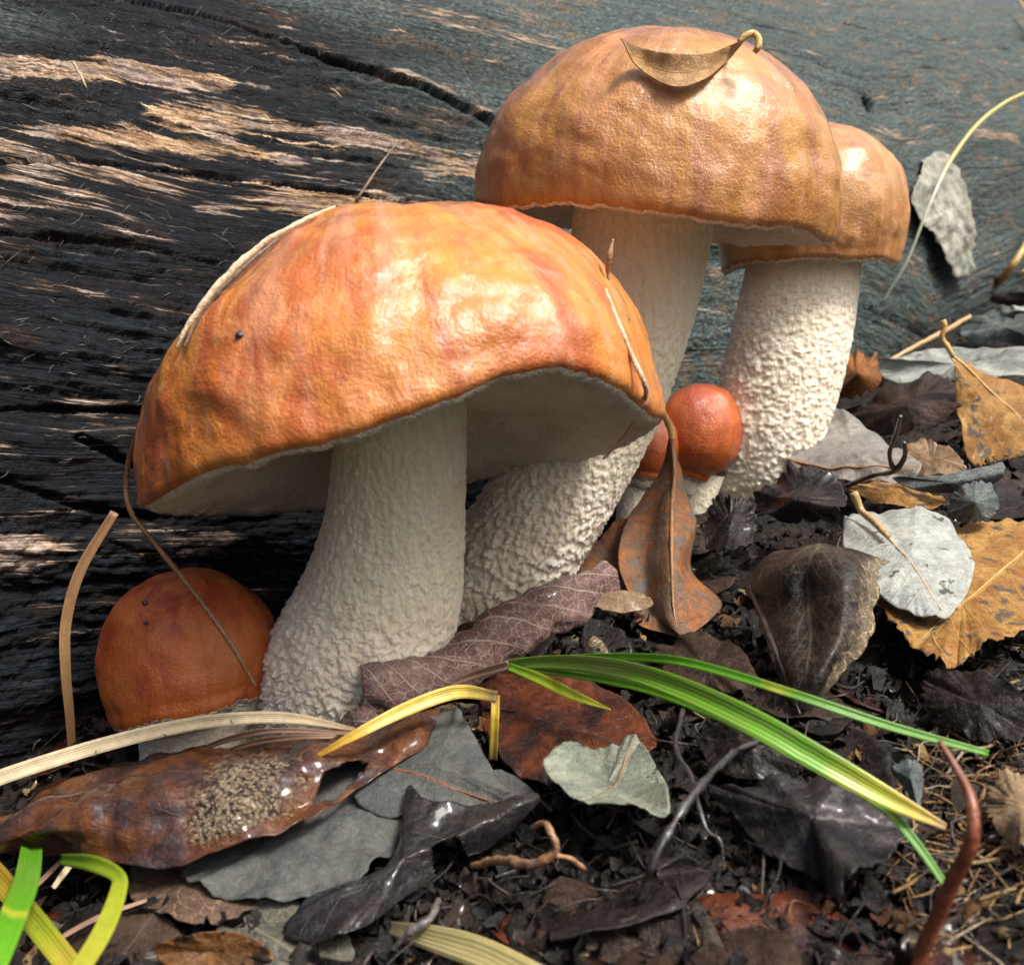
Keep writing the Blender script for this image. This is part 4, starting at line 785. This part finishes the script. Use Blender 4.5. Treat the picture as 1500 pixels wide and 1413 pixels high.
twig('twig', 'curved black shiny rootlet right of the silver-green leaf', 'twig', [P3(1140, 1078, .8), P3(1085, 1095, 1.1), P3(1040, 1135, 1.5), P3(1000, 1185, 1.6), P3(965, 1245, 1.4), P3(945, 1290, .9), P3(930, 1340, .2)], [.035, .05, .06, .065, .06, .05, .03], T_BLK, 60, 9, .6, 4.)
twig('twig', 'thin black crooked rootlet beside the silver-green leaf', 'twig', [P3(1000, 1040, .8), P3(990, 1095, 1.0), P3(1012, 1135, 1.1), P3(1022, 1175, 1.1), P3(1035, 1215, .9), P3(1055, 1232, .8), P3(1060, 1275, .4)], [.05, .05, .045, .04, .04, .035, .03], T_BLK, 60, 7, .4)
twig('twig', 'small forked black twig on the grey-tan leaf', 'twig', [P3(1240, 712, 1.2), P3(1280, 696, 1.5), P3(1310, 690, 1.8), P3(1325, 668, 2.4), P3(1324, 648, 3.0)], [.07, .08, .085, .08, .06], T_BLK, 40, 8, .3, extra=[('branch', [P3(1310, 690, 1.8), P3(1303, 665, 2.5), P3(1313, 635, 3.4), P3(1319, 610, 4.2)], [.07, .065, .06, .05])])
twig('root', 'orange-brown gnarled root loop in the black hollow at the bottom', 'root', [P3(690, 1268, .5), P3(730, 1260, .9), P3(770, 1264, 1.1), P3(800, 1258, 1.2), P3(816, 1240, 1.4), P3(806, 1218, 1.6), P3(796, 1205, 1.6), P3(778, 1212, 1.4)], [.05, .075, .08, .075, .06, .05, .04, .03], mat_twig('orange_root', (.12, .075, .05), (.28, .14, .06), .5, .3), 60, 9, .5, 4., extra=[('branch', [P3(812, 1252, 1.25), P3(835, 1256, 1.1), P3(856, 1272, .8)], [.05, .045, .035])])
twig('twig', 'grey crooked rootlet at the bottom below the dark holed leaf', 'twig', [P3(575, 1390, .4), P3(600, 1365, .7), P3(630, 1345, .8), P3(642, 1318, .7)], [.05, .06, .06, .05], mat_twig('grey_root', (.05, .045, .04), (.12, .11, .10)), 40, 8, .4)
twig('stalk', 'thin arching yellow-green stem in front of the log at the right edge', 'stalk', [log_surf(1288, 444, .15), log_surf(1298, 385, 1.2), log_surf(1308, 320, 2.), log_surf(1330, 262, 2.5), log_surf(1372, 212, 2.8), log_surf(1425, 180, 3.), log_surf(1475, 168, 3.), log_surf(1530, 172, 3.)], [.07, .075, .08, .11, .12, .115, .10, .09], mat_blade('yellow_stem', [(0., (.42, .44, .40)), (.35, (.46, .45, .36)), (.45, (.55, .48, .18)), (.8, (.48, .48, .14)), (1., (.18, .40, .03))], .4), 70, 8, .1)
twig('stalk', 'thick tan dry stalk at the right edge above the silvery leaf', 'stalk', [P3(1434, 440, .1), log_surf(1455, 395, 1.), log_surf(1478, 345, 1.5), log_surf(1520, 265, 2.)], [.26, .25, .22, .18], T_OCH, 40, 9, .15)
twig('stalk', 'thin yellow stalk crossing the upper right corner', 'stalk', [log_surf(1445, -20, 1.5), log_surf(1470, 15, 1.5), log_surf(1500, 55, 1.), log_surf(1530, 105, .1)], [.10, .11, .13, .14], T_OCH, 30, 8, .1)
twig('stalk', 'thin tan stalk low at the right edge beside the thick dry stalk', 'stalk', [P3(1468, 425, .2), log_surf(1490, 395, .5), log_surf(1530, 360, .8)], [.09, .11, .09], T_OCH, 30, 8, .1)
twig('twig', 'short tan twig leaning behind the pale silvery leaf', 'twig', [P3(1300, 530, 1.5), P3(1345, 505, 2.0), P3(1385, 484, 2.4), P3(1420, 464, 2.6)], [.10, .12, .13, .12], T_TAN, 40, 8, .2)
# --- debris on the largest cap
def c1(px, py, off=.06): return on_cap(fr1, R1, H1, px, py, off)[0]
t = thing('straw', c1(262, 512), 'split dry straw stuck to the upper left edge of the largest cap', 'straw', 'dry straws')
for k, (pts, r, mt) in enumerate((([(262, 512), (285, 470), (330, 412), (385, 362), (440, 330), (492, 306)], [.03, .07, .075, .07, .06, .02], mat_twig('pale_straw', (.40, .31, .19), (.55, .46, .32), .6, .1)), ([(272, 512), (300, 462), (342, 412), (380, 378), (410, 352)], [.02, .045, .05, .045, .02], mat_twig('dark_straw', (.04, .03, .025), (.16, .12, .09), .5, .2)))):
    v, f, at = tube([c1(*p, .05) for p in pts], r, 50, 8, .35, 4., .6); obj('strand', v, f, mt, t, attrs=at)
t = thing('wild_grass', c1(890, 430), 'thin dry grass wisp draped over the right edge of the largest cap', 'grass', 'loose blades of grass')
v, f, at = tube([c1(884, 425, .05), c1(900, 470, .06), c1(922, 525, .07), c1(938, 572, .12), D(936, 602, 20.6), D(915, 640, 21.), D(884, 672, 21.4)], [.03, .05, .055, .05, .045, .045, .02], 60, 7, .2); obj('blade', v, f, mat_twig('wisp', (.42, .24, .13), (.58, .40, .26), .5, .1), t, attrs=at)
d9 = float((c1(905, 440)-CAM)@FW)
v, f, at = tube([D(922, 470, d9), D(903, 435, d9), D(891, 405, d9), D(892, 378, d9-.1), D(898, 350, d9-.1)], [.03, .04, .03, .07, .02], 40, 7, .3); obj('spike', v, f, T_BRN, t, attrs=at)
for (px, py, s, fr, R, H, lb) in ((353, 492, .085, fr1, R1, H1, 'round black crumb on the left of the largest cap'), (213, 883, .07, fr4, R4, H4, 'black crumb near the top of the small left cap'), (214, 912, .05, fr4, R4, H4, 'tiny black speck under the crumb on the small left cap'), (735, 225, .05, fr2, R2, H2, 'black speck on the left of the tall brown cap')):
    p, n = on_cap(fr, R, H, px, py, s*.3); a = np.linspace(0, math.pi, 9); b = np.linspace(0, 2*math.pi, 12, endpoint=False)
    A, B = np.meshgrid(a, b, indexing='ij'); V = np.stack([np.sin(A)*np.cos(B), np.sin(A)*np.sin(B), np.cos(A)*.8], -1).reshape(-1, 3)
    V = p+V*s*(1+.3*pnoise(V[:, 0]*2+px, V[:, 1]*2, V[:, 2]*2))[:, None]
    tag(obj('crumb', V, grid_faces(9, 12, True), T_BLK), lb, 'crumb')

# ================================================================== LOOSE LITTER
def free(x, y, pad=0.):
    p = np.array([x, y, 0.]); 
    if p@LN > 25.6: return False
    for q, r in ((G(470, 1045), 2.4), (G(735, 905), 2.2), (G(1085, 735), 1.9), (G(292, 1095), 1.5), (G(1012, 765), .8), (G(930, 740), .8)):
        if math.hypot(x-q[0], y-q[1]) < r+pad: return False
    return True
def rand_leaf_mesh(L, W, cup, bend, amp, seed, nu=18, nv=12):
    u, v = np.meshgrid(np.linspace(0, 1, nu), np.linspace(-1, 1, nv), indexing='ij')
    w = W*.5*np.sin(np.pi*np.clip(u, .0, 1)**.75)**.7*(1+.22*fbm(u*6+seed, np.sign(v)*2., seed, 2)*np.abs(v))
    s = v*w; k = cup+1e-4
    X = (u-.5)*L; Y = np.sin(k*s)/k; Z = (1-np.cos(k*s))/k+bend*L*4*u*(1-u)+amp*fbm(X*.8+seed, Y*.8, seed, 3)+amp*.4*fbm(X*2.7+seed, Y*2.7, seed, 2)
    return np.stack([X, Y, Z], -1).reshape(-1, 3), grid_faces(nu, nv), {'u': u.ravel(), 'v': v.ravel()}
def rot(V, ax, ay, az):
    R = (Matrix.Rotation(az, 3, 'Z') @ Matrix.Rotation(ay, 3, 'Y') @ Matrix.Rotation(ax, 3, 'X')); return V@np.array(R).T
KINDS = [(L_BLK, 'wet black'), (L_DRK, 'dark brown'), (L_LACE, 'black-brown veined'), (L_RED, 'wet maroon'), (L_BLK, 'wet black'), (L_DRK, 'dark brown')]
MARKS = [(890, 1145, 'the silver-green leaf'), (1080, 1045, 'the broad green blade'), (1410, 1200, 'the red-brown stalk'), (250, 1180, 'the long wet leaf'), (1330, 825, 'the oval grey leaf'), (1410, 930, 'the ragged yellow-brown leaf'),
         (980, 850, 'the upright curled leaf'), (700, 960, 'the rolled leaf'), (1190, 1210, 'the black leaf with the sheen'), (590, 1270, 'the dark holed leaf'), (770, 1250, 'the orange root loop'), (690, 1390, 'the striped rotten straw'),
         (150, 1320, 'the kinked yellow-green blade'), (640, 1120, 'the grey triangular leaf'), (820, 1070, 'the maroon blotched leaf'), (1450, 620, 'the standing yellow leaf'), (275, 1000, 'the small left mushroom'), (1190, 910, 'the dark folded leaf'),
         (980, 1240, 'the curved black rootlet'), (315, 1395, 'the orange-rimmed leaf'), (430, 1260, 'the dull grey-green leaf'), (1435, 1035, 'the twisted black leaf'), (1250, 660, 'the grey-tan leaf'), (1380, 1212, 'the yellow blade tip')]
placed = 0; used = set()
for i in range(2500):
    if placed >= 80: break
    px, py = random.uniform(-40, 1540), random.uniform(520, 1450)
    d = ray(px, py)
    if d[2] > -.12: continue
    g = G(px, py, 0)
    if not free(g[0], g[1], .6) or g[1] > 60 or any(math.hypot(g[0]-a, g[1]-b) < r+.6 for a, b, r in AUTH): continue
    mt, word = KINDS[i % len(KINDS)]
    mx, my, mn = min(MARKS, key=lambda q: math.hypot(q[0]-px, q[1]-py)); dx, dy = px-mx, py-my
    where = ('right of' if dx > 0 else 'left of') if abs(dx) > abs(dy) else ('below' if dy > 0 else 'above')
    lab = f'{word} decaying leaf in the litter {where} {mn}'
    if lab in used: continue
    L = random.uniform(1.8, 3.6); V, F, at = rand_leaf_mesh(L, L*random.uniform(.5, .8), random.choice([-1, 1])*random.uniform(.03, .35), random.uniform(-.05, .06), .10, i*3.7)
    V = rot(V, random.gauss(0, .2), random.gauss(0, .18), random.uniform(0, 6.28))
    V = V+np.array([g[0], g[1], float(gh(g[0], g[1]))+random.uniform(.0, .22)])
    if (V@LN).max() > 26.0: continue                                # keep clear of the log
    tag(obj('leaf', V, F, mt, attrs=at, thick=.022), lab, 'leaf', 'decayed leaves in the litter'); used.add(lab); placed += 1

def scatter():
    Vs, Fs, Ts, k = [], [], [], 0
    pal = [(.007, .006, .006), (.012, .009, .008), (.020, .013, .010), (.030, .018, .012), (.016, .016, .017), (.032, .029, .027)]
    rare = [(.13, .06, .02), (.20, .12, .045), (.09, .085, .08), (.09, .03, .012), (.28, .19, .08)]
    for i in range(8500):
        px, py = random.uniform(-150, 1650), random.uniform(470, 1650)
        d = ray(px, py)
        if d[2] > -.10: continue
        g = G(px, py, 0)
        if not free(g[0], g[1], -.1) or g[1] > 75: continue
        L = random.uniform(.15, .6)*(1 if random.random() < .85 else 1.6); W = L*random.uniform(.25, .8); nu, nv = 5, 4
        u, v = np.meshgrid(np.linspace(0, 1, nu), np.linspace(-1, 1, nv), indexing='ij')
        w = W*.5*(np.sin(np.pi*(u*.86+.07))**.6)*(1+.5*RS.uniform(-1, 1, u.shape)*np.abs(v))
        V = np.stack([(u-.5)*L+.12*L*RS.uniform(-1, 1, u.shape), v*w, .16*L*RS.normal(size=u.shape)+random.uniform(-1, 1)*L*.5*v*v*.5], -1).reshape(-1, 3)
        V = rot(V, random.gauss(0, .38), random.gauss(0, .32), random.uniform(0, 6.28))+np.array([g[0], g[1], float(gh(g[0], g[1]))+random.uniform(.0, .28)])
        tan = .05+.22*(px > 1250)*(py > 1060)
        c = random.choice(rare) if random.random() < tan else random.choice(pal)
        Vs.append(V); Fs.append(grid_faces(nu, nv)+k); Ts.append(np.tile(np.array(c)*random.uniform(.6, 1.3), (len(V), 1))); k += len(V)
    o = obj('leaf_crumbs', np.concatenate(Vs), np.concatenate(Fs), MFR, base=(0, 0, 0), attrs={'tone': np.concatenate(Ts)})
    tag(o, 'black wet crumbs and shreds of rotten leaves covering the ground', 'litter', kind='stuff')
    # needles, rootlets and straw shreds
    Vs, Fs, Ts, k = [], [], [], 0
    for i in range(1500):
        px, py = random.uniform(-100, 1600), random.uniform(520, 1600)
        if random.random() < .33: px, py = random.gauss(1440, 70), random.gauss(1230, 90)
        d = ray(px, py)
        if d[2] > -.11: continue
        g = G(px, py, 0)
        if not free(g[0], g[1], .1) or g[1] > 65: continue
        L = random.uniform(.3, 1.5); a = random.uniform(0, 6.28); dr = np.array([math.cos(a), math.sin(a), random.gauss(0, .22)])*L
        p = np.array([g[0], g[1], float(gh(g[0], g[1]))+random.uniform(.05, .45)]); sd = np.array([-math.sin(a), math.cos(a), .3])*L*random.gauss(0, .22)
        r = random.uniform(.008, .03)
        v, f, _ = tube([p-dr*.5, p+sd, p+dr*.5-np.array([0, 0, .08])], [r, r, r*.5], 7, 5)
        tan = .12+.45*(px > 1280)*(py > 1080)
        c = random.choice([(.35, .24, .11), (.28, .16, .06), (.40, .33, .22), (.22, .11, .05)]) if random.random() < tan else random.choice([(.03, .022, .018), (.06, .05, .045), (.10, .08, .07)])
        Vs.append(v); Fs.append(f+k); Ts.append(np.tile(c, (len(v), 1))); k += len(v)
    o = obj('rootlets', np.concatenate(Vs), np.concatenate(Fs), MFR, base=(0, 0, 0), attrs={'tone': np.concatenate(Ts)})
    tag(o, 'fine rootlets, needles and straw shreds strewn through the litter', 'litter', kind='stuff')
scatter()
